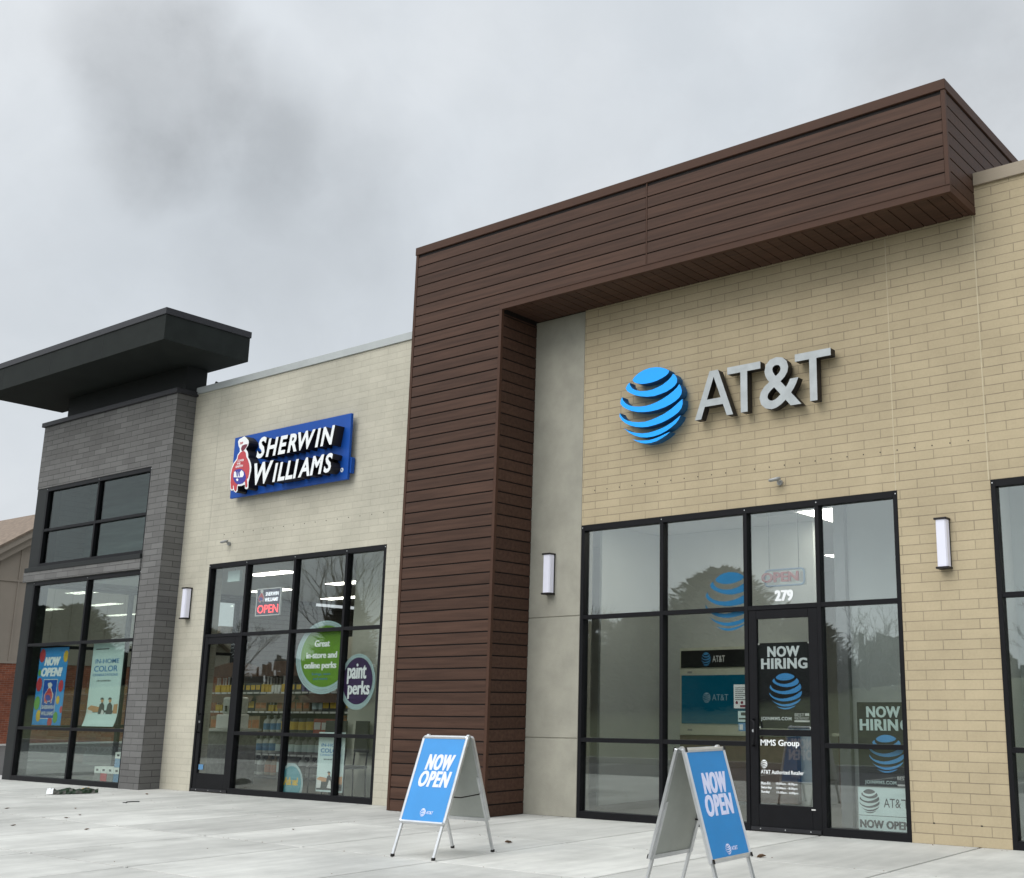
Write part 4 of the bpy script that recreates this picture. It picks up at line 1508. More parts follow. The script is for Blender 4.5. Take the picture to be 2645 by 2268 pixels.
# lit window sign
ls = empty('lit_window_sign', (-6.36, yq, 2.96))
tag(ls, 'small lit window sign with red glowing word under white lettering on navy', 'open sign')
xl = loc_xf(-6.36, 2.96)
MB().prism([(-6.66, 2.755), (-6.065, 2.755), (-6.065, 3.165), (-6.66, 3.165)], 0, .02, xl).build('sign_box', pbr('navy_sign', (.02, .016, .06), .4), ls)
m = MB()
for a, b, c, d in ((-6.665, -6.06, 3.165, 3.178), (-6.665, -6.06, 2.742, 2.755), (-6.678, -6.661, 2.742, 3.178), (-6.064, -6.05, 2.742, 3.178)):
    m.prism([(a, c), (b, c), (b, d), (a, d)], -.006, .02, xl)
m.build('sign_border', SHELF_W, ls)
m = MB()
text_into(m, 'OPEN', -6.63, 2.785, .53, .13, -.006, -.001, xl, 0, bold=.0)
m.build('glowing_word', NEON_R, ls)
m = MB()
text_into(m, 'SHERWIN', -6.445, 3.055, .34, .062, -.006, -.001, xl, 0, bold=.02, shear=.15)
text_into(m, 'WILLIAMS', -6.455, 2.965, .34, .062, -.006, -.001, xl, 0, bold=.02, shear=.15)
m.build('white_lettering', emis('white_glow', (.85, .88, 1.0), .7), ls)
m = MB()
for key, mi_ in (('back', 0), ('paint', 1), ('globe', 2)):
    m.prism([(-6.55 + (u + 6.845) * .27, 3.06 + (v - 5.2) * .22) for u, v in EM[key]], -.004 - .001 * mi_, -.001 - .001 * mi_, xl, mi_)
m.build('paint_can_emblem', [SHELF_W, SW_RED, SW_NAVY], ls)

ex = empty('exit_sign', (-7.5, yq + .1, 3.45))
tag(ex, 'pale green square box hanging high inside the top left pane of the beige shop', 'sign box')
MB().box(-.16, .17, 0, .05, -.09, .09).build('sign_box', MINT, ex)
MB().box(-.01, .01, .02, .03, .09, .27).build('hanger', GREYMET, ex)


def oval(cx, cz, ru, rv, n=40, a0=0, a1=360):
    return [(cx + ru * math.cos(R(a0 + (a1 - a0) * i / n)), cz + rv * math.sin(R(a0 + (a1 - a0) * i / n))) for i in range(n)]


def disc_sign(name, cx, cz, ru, rv, mat, label, lines, clipx=None, y=yq):
    t_ = empty(name, (cx, y, cz))
    tag(t_, label, 'round sign')
    xd = loc_xf(cx, cz)
    cl_ = (lambda pts: [(min(u, clipx), v) for u, v in pts]) if clipx else (lambda pts: pts)
    MB().prism(cl_(oval(cx, cz, ru, rv)), .002, .006, xd).build('rim', RIM_S, t_)
    m_ = MB()
    for s_ in (.955, .90):
        o1, i1 = oval(cx, cz, ru * s_, rv * s_), oval(cx, cz, ru * (s_ - .012), rv * (s_ - .012))
        o1, i1 = cl_(o1), cl_(i1)
        n_ = len(o1)
        m_.add([xd(u, v, .0005) for u, v in o1 + i1], [(i, (i + 1) % n_, (i + 1) % n_ + n_, i + n_) for i in range(n_)])
    m_.build('rim_line', GREYMET, t_)
    MB().prism(cl_(oval(cx + ru * .02, cz + rv * .03, ru * .84, rv * .84)), -.002, .0015, xd).build('disc', mat, t_)
    if lines:
        for body, u0, v0, w_, h_, bd, mi_ in lines:
            line(t_, 'lettering', [PUREW, TXT_BLUE, YEL][mi_], body, u0, v0, w_, h_, -.004, -.0025, xd, fat=.0 if mi_ == 1 else .006, bold=bd)
    return t_


disc_sign('round_window_sign', -4.105, 1.690, .385, .400, PURP_S, 'dark purple round sign with a pale rim in the last pane of the beige shop',
          [('paint', -4.330, 1.660, .420, .290, .012, 0), ('perks', -4.300, 1.445, .480, .255, .012, 0)])
disc_sign('round_window_sign', -4.90, 2.06, .66, .545, GREEN_S, 'large lime green round sign cut off by the window frame',
          [('Great', -5.13, 2.215, .36, .10, .012, 0), ('in-store and', -5.31, 2.045, .72, .095, .012, 0), ('online perks', -5.35, 1.865, .76, .125, .012, 0), ('Savings, news', -5.15, 1.785, .43, .045, .004, 1), ('and more', -5.11, 1.725, .33, .038, .004, 1)], clipx=-4.46)
disc_sign('round_window_sign', -5.475, .20, .285, .30, TEAL_S, 'teal round sign low in the beige shop window, bottom edge hidden',
          [('Ask us!', -5.63, .185, .33, .115, .012, 2)])
# the teal sign stands on the sill: lift it so that it does not go through the floor


def banner(name, x0, x1, z0, z1, y, label, curl=True):
    t_ = empty(name, (x0, y, z0))
    tag(t_, label, 'banner', 'pale hanging paint shop banners')
    W_, H_ = x1 - x0, z1 - z0
    m_ = MB()
    n_ = 14
    vv_, ff_ = [], []
    for i in range(n_ + 1):
        s_ = i / n_
        zz = H_ * (1 - s_)
        yy = -.06 * max(0, (s_ - .8) / .2) ** 2 if curl else 0
        vv_ += [(0, yy, zz), (W_, yy, zz), (0, yy + .003, zz), (W_, yy + .003, zz)]
    for i in range(n_):
        a = i * 4
        b = a + 4
        ff_ += [(a, b, b + 1, a + 1), (a + 2, a + 3, b + 3, b + 2), (a, a + 2, b + 2, b), (a + 1, b + 1, b + 3, a + 3)]
    m_.add(vv_, ff_)
    m_.build('sheet', MINT, t_)
    xb = lambda u, v, d: (u * W_, d, v * H_)
    m_ = MB()
    text_into(m_, 'IN-HOME', .12, .755, .76, .055, -.003, -.001, xb, 0, bold=.008)
    text_into(m_, 'COLOR', .10, .655, .76, .072, -.003, -.001, xb, 0, bold=.012)
    text_into(m_, 'CONSULTATIONS', .08, .602, .80, .030, -.003, -.001, xb, 0, bold=.004)
    text_into(m_, 'ASK FOR DETAILS', .22, .535, .46, .018, -.003, -.001, xb, 1, bold=.01)
    m_.prism([(.10, .925), (.52, .925), (.52, .937), (.10, .937)], -.003, -.001, xb, 1)
    m_.build('print', [TXT_BLUE, DKGREY], t_)
    m_ = MB()
    m_.prism([(0.02, .03), (.98, .03), (.98, .19), (.02, .19)], -.0035, -.001, xb, 0)
    m_.prism([(.03, .17), (.40, .17), (.40, .23), (.14, .25), (.03, .22)], -.0042, -.0036, xb, 1)
    m_.prism([(.84, .14), (.98, .14), (.98, .27), (.86, .26)], -.0042, -.0036, xb, 1)
    m_.prism([(.02, .06), (.18, .06), (.20, .18), (.03, .20)], -.0048, -.0043, xb, 2)
    for cx in (.47, .72):
        m_.prism([(cx - .10, .13), (cx + .12, .10), (cx + .09, .25), (cx + .02, .29), (cx - .06, .26)], -.0048, -.0043, xb, 0)
        m_.prism([(cx + .01 + .045 * math.cos(R(a)), .305 + .024 * math.sin(R(a))) for a in range(0, 360, 30)], -.0048, -.0043, xb, 1)
        m_.prism([(cx + .00 + .058 * math.cos(R(a)), .318 + .026 * math.sin(R(a))) for a in range(0, 181, 20)], -.0056, -.0049, xb, 0)
    m_.prism([(.42, .07), (.58, .06), (.56, .18), (.50, .20)], -.0056, -.0049, xb, 2)
    ob_ = m_.build('photo_print', [DKGREY, ORANGE, SHELF_W], t_)
    if curl:
        MB().tube([(0, -.004, H_ + .004), (W_, -.004, H_ + .004)], .008, 8).build('top_rail', SHELF_W, t_)
    return t_


banner('hanging_banner', -10.955, -9.94, .985, 2.414, YT + .17, 'pale color consultation banner hanging in the gray tower window')
b2 = banner('hanging_banner', -4.905, -4.31, .12, .965, yq + .02, 'pale color consultation banner split by a window bar near the teal round sign', False)

nw = empty('opening_poster', (-12.82, YT + .17, .985))
tag(nw, 'bright blue opening poster with balloons in the gray tower window', 'poster')
NW_, NH_ = 1.02, 1.40
MB().box(0, NW_, 0, .003, 0, NH_).build('sheet', pbr('poster_sky_blue', (.035, .27, .62), .45, 0, .12, 2), nw)
xw = lambda u, v, d: (u * NW_, d, v * NH_)
line(nw, 'lettering', PUREW, 'NOW', .20, .765, .56, .115, -.004, -.002, xw, fat=.012, bold=.03, shear=.2, spacing=1.06)
line(nw, 'lettering', PUREW, 'OPEN!', .12, .625, .74, .115, -.004, -.002, xw, fat=.012, bold=.03, shear=.2, spacing=1.06)
m = MB()
m.prism([(.25, .08), (.74, .08), (.74, .59), (.25, .59)], -.002, -.001, xw, 1)
m.prism([(.265, .09), (.725, .09), (.725, .58), (.265, .58)], -.003, -.0021, xw, 0)
for key, mi_ in (('back', 1), ('paint', 2), ('globe', 3)):
    m.prism([(.49 + (u + 6.845) * .55, .41 + (v - 5.2) * .30) for u, v in EM[key]], -.0045 - .001 * mi_, -.0031 - .001 * mi_, xw, mi_)
text_into(m, 'SHERWIN', .285, .205, .42, .05, -.0045, -.0031, xw, 1, bold=.02)
text_into(m, 'WILLIAMS', .285, .125, .42, .05, -.0045, -.0031, xw, 1, bold=.02)
m.build('emblem_panel', [SW_BLUE, SHELF_W, SW_RED, SW_NAVY], nw)
bcol = [SW_RED, YEL, pbr('balloon_green', (.12, .32, .06), .4)]
m = MB()
for cx, cz, s_, mi_ in ((.10, .90, .10, 0), (.93, .88, .085, 1), (.10, .52, .10, 0), (.87, .50, .085, 0), (.10, .28, .10, 2), (.20, .12, .085, 1), (.82, .32, .06, 1), (.80, .10, .08, 2), (.62, .04, .08, 0), (.97, .20, .05, 0), (.06, .68, .05, 2)):
    m.prism([(min(1, max(0, cx + s_ * math.cos(R(a)))), min(1, max(0, cz + s_ * .9 * math.sin(R(a))))) for a in range(0, 360, 20)], -.0022 - .0003 * mi_, -.001, xw, mi_)
m.build('balloon_print', bcol, nw)

# stacked paint cartons in the tower window
rngp = random.Random(5)
mats_box = [CANG, SW_RED, CANG, CANB, CANG]


def paint_box(x_, z_, mat, label, group):
    t_ = empty('paint_carton', (x_, YT + .26, z_))
    tag(t_, label, 'carton', group)
    bevel(MB().box(0, .195, 0, .2, .001, .148).build('carton_body', mat, t_), .004, 1)
    MB().box(.0, .195, -.0005, .2005, .150, .255).build('carton_top', WHITE, t_)
    MB().box(.06, .13, -.004, -.001, .185, .22).build('hand_hole', BLACK, t_)


GP = 'white topped paint cartons in the tower window'
lbs = ['leftmost white topped carton in the bottom row of the tower window', 'red white topped carton in the bottom row of the tower window', 'gray carton next to the red one in the bottom row', 'blue carton in the bottom row of the tower window', 'rightmost carton in the bottom row by the brick pier']
for i in range(5):
    paint_box(-10.645 + i * .205, .05, mats_box[i], lbs[i], GP)
paint_box(-10.03, .306, CANB, 'blue white topped carton on the upper row, left one', GP)
paint_box(-9.825, .306, CANP, 'purple white topped carton on the upper row, right one', GP)
wb_ = MB().box(-10.75, -9.45, YT + .22, YT + .5, .0, .049)
tag(rebase(wb_.build('window_ledge', WHITE), (-10.1, YT + .22, 0)), 'low white ledge under the paint cartons in the tower window', 'ledge')

# shelving with products
sh = empty('shelving_unit', (-9.8, 2.5, 0))
tag(sh, 'long dark shelving unit of paint supplies with brown arched valance', 'shelves')
X0_, X1_ = -11.75, -6.2
rel = lambda x_: x_ + 9.8
levels = [.06, .46, .85, 1.24, 1.60]
m = MB()
for z_ in levels:
    m.box(rel(X0_), rel(X1_), -.02, .42, z_ - .035, z_)
m.box(rel(X0_), rel(X1_), .44, .47, 0, 2.2)
for x_ in (X0_, -10.2, -8.9, -7.5, X1_):
    m.box(rel(x_) - .02, rel(x_) + .02, .40, .44, 0, 2.2)
m.build('shelf_frame', SHELF, sh)
m = MB()
for z_ in levels[1:]:
    k_ = X0_
    while k_ < X1_ - .2:
        m.box(rel(k_), rel(k_) + .17, -.035, -.021, z_ - .034, z_ - .002)
        k_ += .21
m.build('price_strip', SHELF_W, sh)
for a, b in ((X0_, -10.25), (-10.2, -8.95), (-8.9, -7.55)):
    m = MB()
    arc = [(a + (b - a) * i / 10, 2.08 + .10 * math.sin(math.pi * i / 10)) for i in range(11)]
    m.prism([(rel(a), 1.90), (rel(b), 1.90)] + [(rel(u), v) for u, v in arc[::-1]], -.02, .02, lambda u, v, d: (u, d, v))
    arc = [(a + (b - a) * i / 10, 1.52 + .05 * math.sin(math.pi * i / 10)) for i in range(11)]
    m.prism([(rel(a) + .1, 1.40), (rel(b) - .1, 1.40)] + [(rel(u), v) for u, v in arc[::-1]], -.05, -.036, lambda u, v, d: (u, d, v))
    m.build('valance', WOODV, sh)

protos = {}


def product(kind, mats, x_, y_, z_, s_, label, group, cat):
    key = (kind, mats[0].name)
    if key not in protos:
        m_ = MB()
        if kind == 'hanging_pack':
            m_.box(-.045, .045, 0, .05, .0, .15, 0)
            m_.tube([(0, .02, .15), (0, .02, .30)], .016, 8, 1)
            m_.box(-.04, .04, .01, .02, .30, .31, 1)
        elif kind == 'paint_can':
            m_.lathe([(0, 0), (.085, 0), (.088, .01), (.088, .185), (.082, .19), (.082, .20), (.07, .20), (.07, .192), (0, .192)], (0, .1, 0), 14, 0)
            m_.lathe([(.0895, .04), (.0895, .15)], (0, .1, 0), 14, 1)
        elif kind == 'jug':
            m_.lathe([(0, 0), (.075, 0), (.08, .015), (.08, .17), (.06, .215), (.025, .235), (.025, .26), (.032, .262), (.032, .29), (0, .29)], (0, .1, 0), 12, 0)
            m_.lathe([(.0815, .04), (.0815, .15)], (0, .1, 0), 12, 1)
            m_.tube([(.05, .1, .222), (.085, .1, .21), (.088, .1, .15), (.075, .1, .11)], .010, 6, 0)
        else:
            m_.box(-.085, .085, .0, .17, 0, .20, 0)
            m_.box(-.07, .07, -.002, .0, .05, .15, 1)
        me_ = m_.build(kind, list(mats))
        protos[key] = me_
        o_ = me_
    else:
        o_ = protos[key].copy()
        scene.collection.objects.link(o_)
    o_.location = (x_, y_, z_)
    o_.scale = (s_, 1, s_)
    tag(o_, label, cat, group)
    return o_


row = random.Random(21)
yy = 2.5


def fill(x0_, x1_, z_, step, choose):
    x_ = x0_
    i_ = 0
    while x_ < x1_:
        choose(x_, z_, i_)
        x_ += step * row.uniform(.95, 1.15)
        i_ += 1


CR = pbr('red_can', (.36, .05, .04), .45, 0, .2, 12)
CT = pbr('tan_carton', (.33, .24, .14), .5, 0, .2, 12)
CK = pbr('charcoal_carton', (.045, .045, .05), .5, 0, .2, 12)
TONE = {'yellow': YEL, 'pale': CANW, 'blue': CANB, 'orange': CANO, 'purple': CANP, 'gray': CANG, 'red': CR, 'tan': CT, 'charcoal': CK, 'white': WHITE}
BAND = {'yellow': SHELF_W, 'pale': CANB, 'blue': SHELF_W, 'orange': YEL, 'purple': SHELF_W, 'gray': MINT, 'red': SHELF_W, 'tan': CANO, 'charcoal': YEL, 'white': CANG}
NOUN = {'hanging_pack': 'brush pack', 'paint_can': 'paint can', 'carton': 'carton', 'jug': 'plastic jug'}


def stock(x0_, x1_, z_, where, menu, y_off=.04):
    """fill a shelf: runs of two to five of a kind, as a shop faces its stock"""
    x_ = x0_
    while x_ < x1_:
        kind_, tone_, s_, pitch = row.choice(menu)
        for _ in range(row.randint(2, 5)):
            if x_ > x1_:
                break
            product(kind_, (TONE[tone_], BAND[tone_]), x_, yy + y_off + row.uniform(0, .03), z_, s_ * row.uniform(.96, 1.04),
                    tone_ + ' ' + NOUN[kind_] + ' on the ' + where + ' of the paint shop', tone_ + ' ' + NOUN[kind_] + 's on the ' + where, NOUN[kind_])
            x_ += pitch * row.uniform(1.0, 1.06)


stock(-11.65, -7.3, 1.60, 'top shelf', [('hanging_pack', 'yellow', .95, .098), ('hanging_pack', 'yellow', .92, .098), ('hanging_pack', 'purple', .95, .098), ('hanging_pack', 'white', .85, .098), ('carton', 'charcoal', .9, .16)])
stock(-11.6, -7.2, 1.24, 'second shelf from the top', [('carton', 'charcoal', 1.2, .21), ('carton', 'purple', .95, .17), ('carton', 'orange', .9, .16), ('paint_can', 'gray', 1.0, .19), ('carton', 'tan', 1.1, .19), ('hanging_pack', 'yellow', .8, .09)])
stock(-11.6, -7.1, .85, 'middle shelf', [('paint_can', 'blue', 1.45, .27), ('jug', 'orange', 1.1, .18), ('paint_can', 'charcoal', 1.35, .25), ('carton', 'red', 1.3, .22), ('jug', 'pale', 1.1, .18), ('carton', 'tan', 1.5, .26)])
stock(-11.6, -7.0, .46, 'second lowest shelf', [('jug', 'white', 1.2, .20), ('paint_can', 'orange', 1.5, .28), ('jug', 'gray', 1.15, .19), ('carton', 'red', 1.4, .24), ('jug', 'pale', 1.2, .20)])
stock(-11.6, -7.0, .06, 'lowest shelf', [('jug', 'pale', 1.28, .215), ('jug', 'white', 1.28, .215), ('paint_can', 'gray', 1.6, .29), ('jug', 'tan', 1.25, .21)])

# dark high-backed chairs behind the split banner
for cx, cy, rz, lb in ((-5.15, .22, .3, 'black chair behind the banner, left of the window bar'), (-4.68, .25, -.2, 'black chair behind the banner, right of the window bar')):
    t_ = empty('stacking_chair', (cx, cy, 0))
    t_.rotation_euler = (0, 0, rz)
    tag(t_, lb, 'chair', 'black chairs by the pale partition')
    bevel(MB().box(-.21, .21, -.2, .2, .43, .47).build('seat', BLACK, t_), .02, 2)
    bk_ = MB()
    bk_.prism([(-.20, .66), (.20, .66), (.18, 1.12), (-.18, 1.12)], .17, .21, lambda u, v, d: (u, d, v))
    bevel(bk_.build('backrest', BLACK, t_), .03, 3)
    for sx in (-.19, .19):
        MB().tube([(sx, -.18, 0), (sx, -.17, .43)], .012, 6).build('leg', LEDBLK, t_)
        MB().tube([(sx, .19, 0), (sx, .17, .43), (sx, .19, .70)], .012, 6).build('leg', LEDBLK, t_)
# checkout counter inside paint shop door
ck = empty('checkout_counter', (-9.0, 1.2, 0))
tag(ck, 'gray counter with a white machine on it, seen through the beige shop door', 'counter')
MB().box(-.5, .35, -.25, .25, 0, .9).build('counter_body', CANG, ck)
MB().box(-.55, .4, -.3, .3, .901, .94).build('counter_top', SHELF_W, ck)
mc = empty('tinting_machine', (-9.05, 1.2, .94))
tag(mc, 'white paint mixing machine on the gray counter behind the beige shop door', 'machine')
bevel(MB().box(-.2, .2, -.2, .2, .001, .25).build('machine_base', WHITE, mc), .02, 2)
bevel(MB().box(-.16, .16, -.12, .2, .251, .55).build('machine_head', CANW, mc), .03, 2)
MB().tube([(0, -.15, .40), (0, -.15, .30)], .02, 8).build('nozzle', BLACK, mc)

# =================================================================== LITTER, LEAVES
bg = MB()
rb_ = random.Random(9)
nu, nv = 16, 7
vv, ff = [], []
for i in range(nu + 1):
    for j in range(nv + 1):
        u, v = i / nu, j / nv
        wv_ = .13 * (.5 + .5 * math.sin(math.pi * min(1, u * 1.15)) ** .5)
        x_ = -.36 + .72 * u
        y_ = (v - .5) * 2 * wv_ + rb_.uniform(-.012, .012)
        z_ = .008 + (.055 * math.sin(math.pi * v) * (.5 + .5 * math.sin(u * 9 + 1) ** 2) + .02 * abs(math.sin(u * 17 + v * 9))) * (1 if 0 < j < nv else .05) + (rb_.uniform(0, .022) if 0 < j < nv else 0)
        vv.append((x_, y_, z_))
for i in range(nu):
    for j in range(nv):
        a = i * (nv + 1) + j
        ff.append((a, a + nv + 1, a + nv + 2, a + 1))
for i, fq in enumerate(ff):
    u = (i // nv) / nu
    mi_ = 0 if u < .08 else (2 if .55 < u < .8 and (i % nv) > 2 else (3 if rb_.random() < .25 else 1))
    bg.add([vv[q] for q in fq], [(0, 1, 2, 3)], mi_)
bgo = bg.build('crumpled_bag', [PUREW, pbr('bag_dark_green', (.016, .032, .016), .5, 0, .3, 20, spec=.2), pbr('bag_gold', (.42, .25, .05), .5, 0, .3, 20, spec=.2), pbr('bag_gray', (.07, .07, .06), .5, 0, .3, 20, spec=.2)])
bgo.location = (-8.83, -1.68, .002)
bgo.rotation_euler = (0, 0, R(60))
tag(bgo, 'crumpled dark green and gold plastic bag lying on the pavement by the gray tower', 'litter')


def leaf(x_, y_, s_, rz, label, up_=.35):
    m_ = MB()
    pr = [(0, -.5), (.18, -.38), (.30, -.1), (.26, .2), (.12, .42), (0, .55), (-.12, .42), (-.26, .2), (-.30, -.1), (-.18, -.38)]
    n_ = len(pr)
    top = [(u * s_, v * s_, .004 + abs(u) * s_ * up_ + (v + .5) ** 2 * s_ * .12) for u, v in pr] + [(0, 0, .003)]
    bot = [(a, b, c - .0015) for a, b, c in top]
    m_.add(top, [(i, (i + 1) % n_, n_) for i in range(n_)])
    m_.add(bot, [((i + 1) % n_, i, n_) for i in range(n_)])
    m_.tube([(0, -.5 * s_, .005), (.04 * s_, -.75 * s_, .008)], .0012, 5)
    o_ = m_.build('fallen_leaf', LEAFB)
    o_.location = (x_, y_, .0015)
    o_.rotation_euler = (0, 0, rz)
    tag(o_, label, 'leaf', 'dry leaves scattered on the pavement')


LV = [(-6.88, -3.59, .06, 'curled brown leaf near the left edge of the pavement'), (-6.17, -3.05, .05, 'small brown leaf on the slab below the crumpled bag'),
      (-4.97, -3.80, .05, 'brown leaf beside a pavement joint at lower left'), (-5.22, -3.50, .06, 'flat brown leaf between the bag and the lower left joint'),
      (-4.55, -4.63, .06, 'lowest brown leaf at the left of the pavement'), (-3.46, -4.36, .06, 'brown leaf on the pavement well left of the street facing board'),
      (-7.79, -1.07, .07, 'brown leaf close to the beige shop wall near the dark tower'), (1.146, -2.508, .075, 'larger curled leaf behind the street facing sandwich board'),
      (-1.64, -3.00, .05, 'tiny dark leaf on the slab in front of the beige shop window'), (3.784, -1.962, .085, 'dry spiky leaf on the pavement in front of the tall glass door')]
for i, (a, b, c, d) in enumerate(LV):
    leaf(a, b, c, i * 1.3, d, .9 if c > .072 else .4)
tw = MB().tube([(-6.60, -2.09, .008), (-6.56, -2.02, .012), (-6.53, -1.93, .008)], .007, 6)
tw.box(-6.57, -6.50, -2.16, -2.13, .002, .010)
tag(rebase(tw.build('twig', BLACK), (-6.56, -2.02, 0)), 'short black twig on the pavement joint right of the crumpled bag', 'twig')


# fine grit and crumbs, thickest along the foot of the walls and in the joints
gr = MB()
rg = random.Random(31)
for i in range(210):
    if i % 3 == 0:
        x_ = rg.uniform(-13, 7)
        wall_y = -.66 if x_ < -8.8 else (-.26 if x_ < -2.7 else (-.74 if x_ < -.93 else -.03))
        y_ = wall_y - abs(rg.gauss(0, .05)) - .01
    elif i % 3 == 1:
        x_, y_ = rg.uniform(-12, 6.5), rg.choice((-3.93, -2.13)) + rg.gauss(0, .02)
    else:
        x_, y_ = rg.uniform(-12, 6.5), rg.uniform(-6, -.8)
    a_, L_ = rg.uniform(0, 3.14), rg.uniform(.004, .011)
    c_, d_ = math.cos(a_) * L_, math.sin(a_) * L_
    hz_ = rg.uniform(.003, .008)
    gr.add([(x_ - c_, y_ - d_, .001), (x_ + d_ * .6, y_ - c_ * .6, .001), (x_ + c_, y_ + d_, .001), (x_ - d_ * .6, y_ + c_ * .6, .001), (x_, y_, hz_)], [(0, 1, 4), (1, 2, 4), (2, 3, 4), (3, 0, 4), (3, 2, 1, 0)])
tag(gr.build('grit', LEAFB), 'fine dark grit and leaf crumbs scattered over the pavement', 'grit', kind='stuff')

# =================================================================== TREES ACROSS THE LOT (they show in the glass)
def conifer_meshes(seed, h, rad, dome=False):
    rr = random.Random(seed)
    m_ = MB()

    def prof_at(t_):
        if dome:
            return math.sqrt(max(0, 1 - t_ ** 2.6)) * (.82 + .18 * math.sin(t_ * 3.1))
        return math.sin(min(1, (1 - t_) * 1.5) * math.pi / 2) * (1 - .25 * t_)
    # dense heart of the crown: a lumpy closed surface under the needles
    na, nz_ = 22, 12
    vv_, ff_ = [], []
    for j in range(nz_ + 1):
        t_ = j / nz_ * .97
        for i in range(na):
            a_ = 2 * math.pi * i / na
            r_ = max(.03, rad * prof_at(t_) * .80 * (1 + .18 * math.sin(a_ * 5 + (.25 + t_ * h) * 2.1 + seed) + .10 * math.sin(a_ * 9 - (.25 + t_ * h) * 3.3)) * rr.uniform(.86, 1.04))
            vv_.append((r_ * math.cos(a_), r_ * math.sin(a_), .25 + t_ * (h - .25)))
    for j in range(nz_):
        ff_ += [(j * na + i, j * na + (i + 1) % na, (j + 1) * na + (i + 1) % na, (j + 1) * na + i) for i in range(na)]
    m_.add(vv_, ff_)
    n_ = int(5200 * min(3.0, h / 6))
    big_ = max(1.0, h / 7)
    for _ in range(n_):
        t_ = rr.random() ** .8
        z_ = .25 + t_ * (h - .25)
        prof = prof_at(t_)
        ang = rr.uniform(0, 2 * math.pi)
        lump = 1 + .18 * math.sin(ang * 5 + z_ * 2.1 + seed) + .10 * math.sin(ang * 9 - z_ * 3.3)
        r_ = rad * prof * lump * (.62 + .42 * rr.random())
        c = Vector((r_ * math.cos(ang), r_ * math.sin(ang), z_))
        d = Vector((math.cos(ang), math.sin(ang), rr.uniform(-.1, .9))).normalized()
        s_ = Vector((-math.sin(ang), math.cos(ang), rr.uniform(-.4, .4))).normalized()
        L_ = rr.uniform(.20, .42) * big_
        w_ = rr.uniform(.07, .14) * big_
        m_.add([c - s_ * w_, c + d * L_ * .5 + s_ * w_ * .9, c + d * L_, c + d * L_ * .45 - s_ * w_], [(0, 1, 2, 3)])
    k_ = MB().tube([(0, 0, -.3), (0, 0, h * .5), (0, 0, h * .95)], [.16, .1, .02], 8)
    return m_, k_


con_cache = {}


def conifer(x_, y_, z_, h, rad, seed, label, dome=False):
    t_ = empty('conifer_tree', (x_, y_, z_))
    tag(t_, label, 'tree', 'trees across the parking lot')
    m_, k_ = conifer_meshes(seed, h, rad, dome)
    m_.build('crown', CONIF, t_)
    k_.build('trunk', BARK, t_)
    return t_


def bare(x_, y_, z_, h, seed, label, spread=.55):
    rr = random.Random(seed)
    t_ = empty('bare_tree', (x_, y_, z_))
    tag(t_, label, 'tree', 'trees across the parking lot')
    tm, cm_ = MB(), MB()

    def grow(p, d, L_, r_, lvl):
        pts, rs = [p], [r_]
        q = p.copy()
        dd = d.copy()
        n_ = 3
        for i in range(n_):
            dd = (dd + Vector((rr.uniform(-1, 1), rr.uniform(-1, 1), rr.uniform(-.3, .7))) * .16).normalized()
            q = q + dd * L_ / n_
            pts.append(q.copy())
            rs.append(max(.006, r_ * (1 - .42 * (i + 1) / n_)))
        (tm if lvl == 0 else cm_).tube(pts, rs, 6 if lvl < 2 else 4, 0, False, False)
        if lvl >= 5:
            return
        kids = 3 if lvl else 4
        for i in range(kids):
            a = rr.uniform(0, 2 * math.pi)
            sp_ = spread * rr.uniform(.6, 1.25)
            o_ = dd.orthogonal().normalized()
            o_ = Matrix.Rotation(a, 3, dd) @ o_
            nd = (dd * math.cos(sp_) + o_ * math.sin(sp_) + Vector((0, 0, .12))).normalized()
            base_ = pts[-1] if i < 2 else pts[rr.choice((1, 2))]
            grow(base_.copy(), nd, L_ * rr.uniform(.62, .82), rs[-1] * .8, lvl + 1)
    grow(Vector((0, 0, -.3)), Vector((0, 0, 1)), h * .30, h * .022, 0)
    tm.build('trunk', BARK, t_)
    cm_.build('crown', BARK, t_)
    return t_


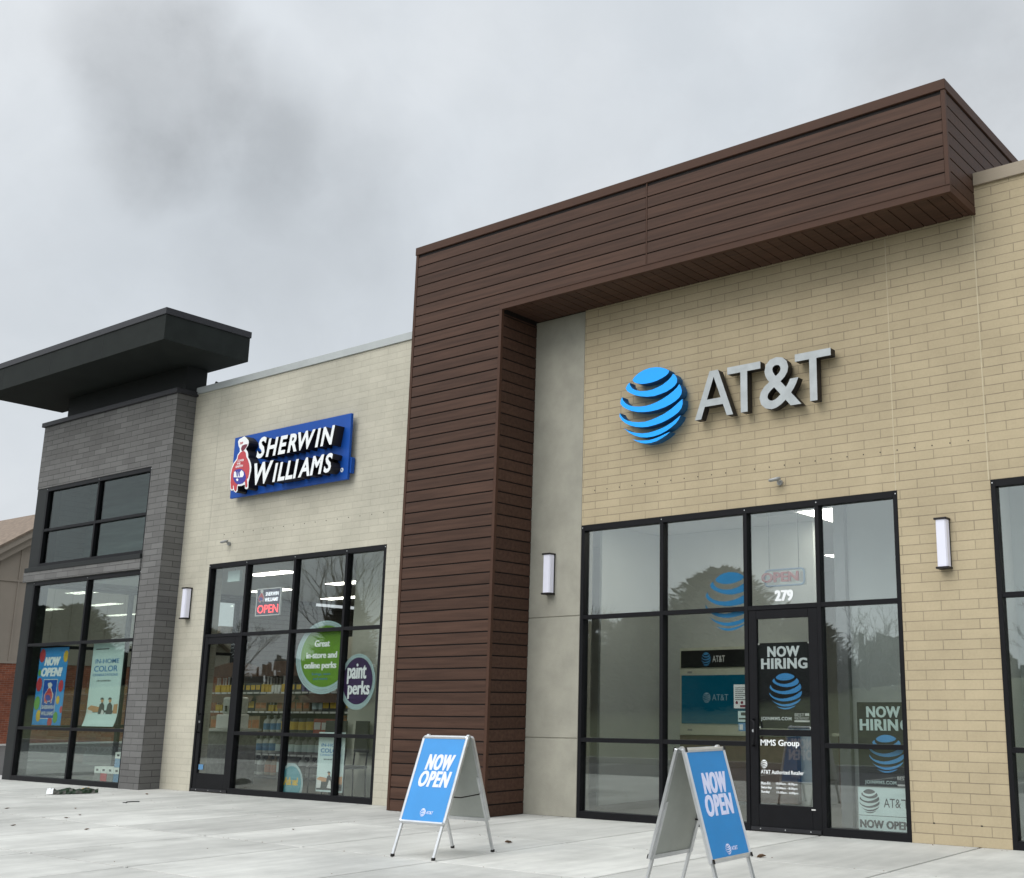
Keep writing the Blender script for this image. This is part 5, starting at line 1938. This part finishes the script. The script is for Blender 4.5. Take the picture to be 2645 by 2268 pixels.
conifer(-14.3, -25.5, .6, 5.8, 3.0, 1, 'broad dark evergreen reflected in the window left of the tall glass door', True)
conifer(-17.6, -24.8, .6, 4.1, 2.2, 2, 'lower evergreen on the left flank of the broad dark one across the lot', True)
conifer(-11.4, -26.5, .9, 3.6, 1.8, 3, 'small evergreen on the right flank of the broad dark one across the lot', True)
conifer(-21.9, -25.6, .6, 3.3, 2.1, 17, 'low evergreen farthest left in the clump with the broad dark one', True)
bare(-19.4, -24.0, .7, 6.0, 4, 'leafless tree left of the conifer clump across the lot')
bare(-21.6, -25.0, .9, 5.4, 5, 'spreading leafless tree second from the conifer clump')
bare(-8.6, -26.0, 1.2, 4.6, 6, 'leafless tree reflected in the pane right of the tall glass door', .65)
bare(-6.6, -25.0, 1.2, 4.2, 7, 'bushy leafless tree nearest the camera side of the bank', .7)
bare(-34.5, -25.0, .8, 11.0, 8, 'tall leafless tree reflected at the top of the last beige shop pane', .5)
conifer(-33.5, -24.0, .8, 5.8, 1.5, 9, 'narrow conifer under the tall leafless tree across the lot')
bare(-2.0, -26.0, 1.2, 5.0, 10, 'leafless tree on the bank behind the camera')
conifer(-62.0, -27.0, .8, 6.5, 3.2, 11, 'wide evergreen far along the bank, left of all others', True)
conifer(-71.0, -29.0, .8, 7.0, 3.6, 12, 'very far evergreen at the end of the bank', True)
conifer(-54.0, -30.0, .8, 5.0, 2.6, 13, 'mid sized evergreen in front of the farthest pair along the bank', True)
bare(-46.0, -27.0, .8, 6.0, 14, 'leafless tree standing alone between the far conifers and the narrow one')

# far wood behind the bank: one mass
wd = MB()
rw = random.Random(77)
for i in range(9000):
    x_ = rw.uniform(-150, 70)
    top_ = 3.3 + 1.3 * math.sin(x_ * .13) + .9 * math.sin(x_ * .41 + 1) + .5 * math.sin(x_ * 1.1)
    z_ = 1.2 + rw.random() ** .7 * top_
    y_ = -40 - rw.uniform(0, 5)
    a_ = rw.uniform(0, math.pi)
    L_, q_ = rw.uniform(.5, 1.2), rw.uniform(.25, .55)
    dx_, dy_ = math.cos(a_) * q_, math.sin(a_) * q_ * .5
    wd.add([(x_ - dx_, y_ - dy_, z_ - L_ * .5), (x_ + dx_, y_ + dy_, z_ - L_ * .35), (x_ + dx_ * .6, y_ + dy_, z_ + L_ * .5), (x_ - dx_ * .7, y_ - dy_, z_ + L_ * .4)], [(0, 1, 2, 3)])
for i in range(110):
    x_ = -150 + i * 2
    t_ = 2.6 + 1.3 * math.sin(x_ * .13) + .9 * math.sin(x_ * .41 + 1)
    wd.box(x_, x_ + 2.0, -46.2, -45.2, .5, max(1.2, t_))
tag(wd.build('far_wood', pbr('winter_wood', (.032, .034, .026), .95, 0, .4, .6, spec=.1)), 'dark far wood behind the grass bank, seen only as a reflection in the shop glass', 'wood', kind='stuff')
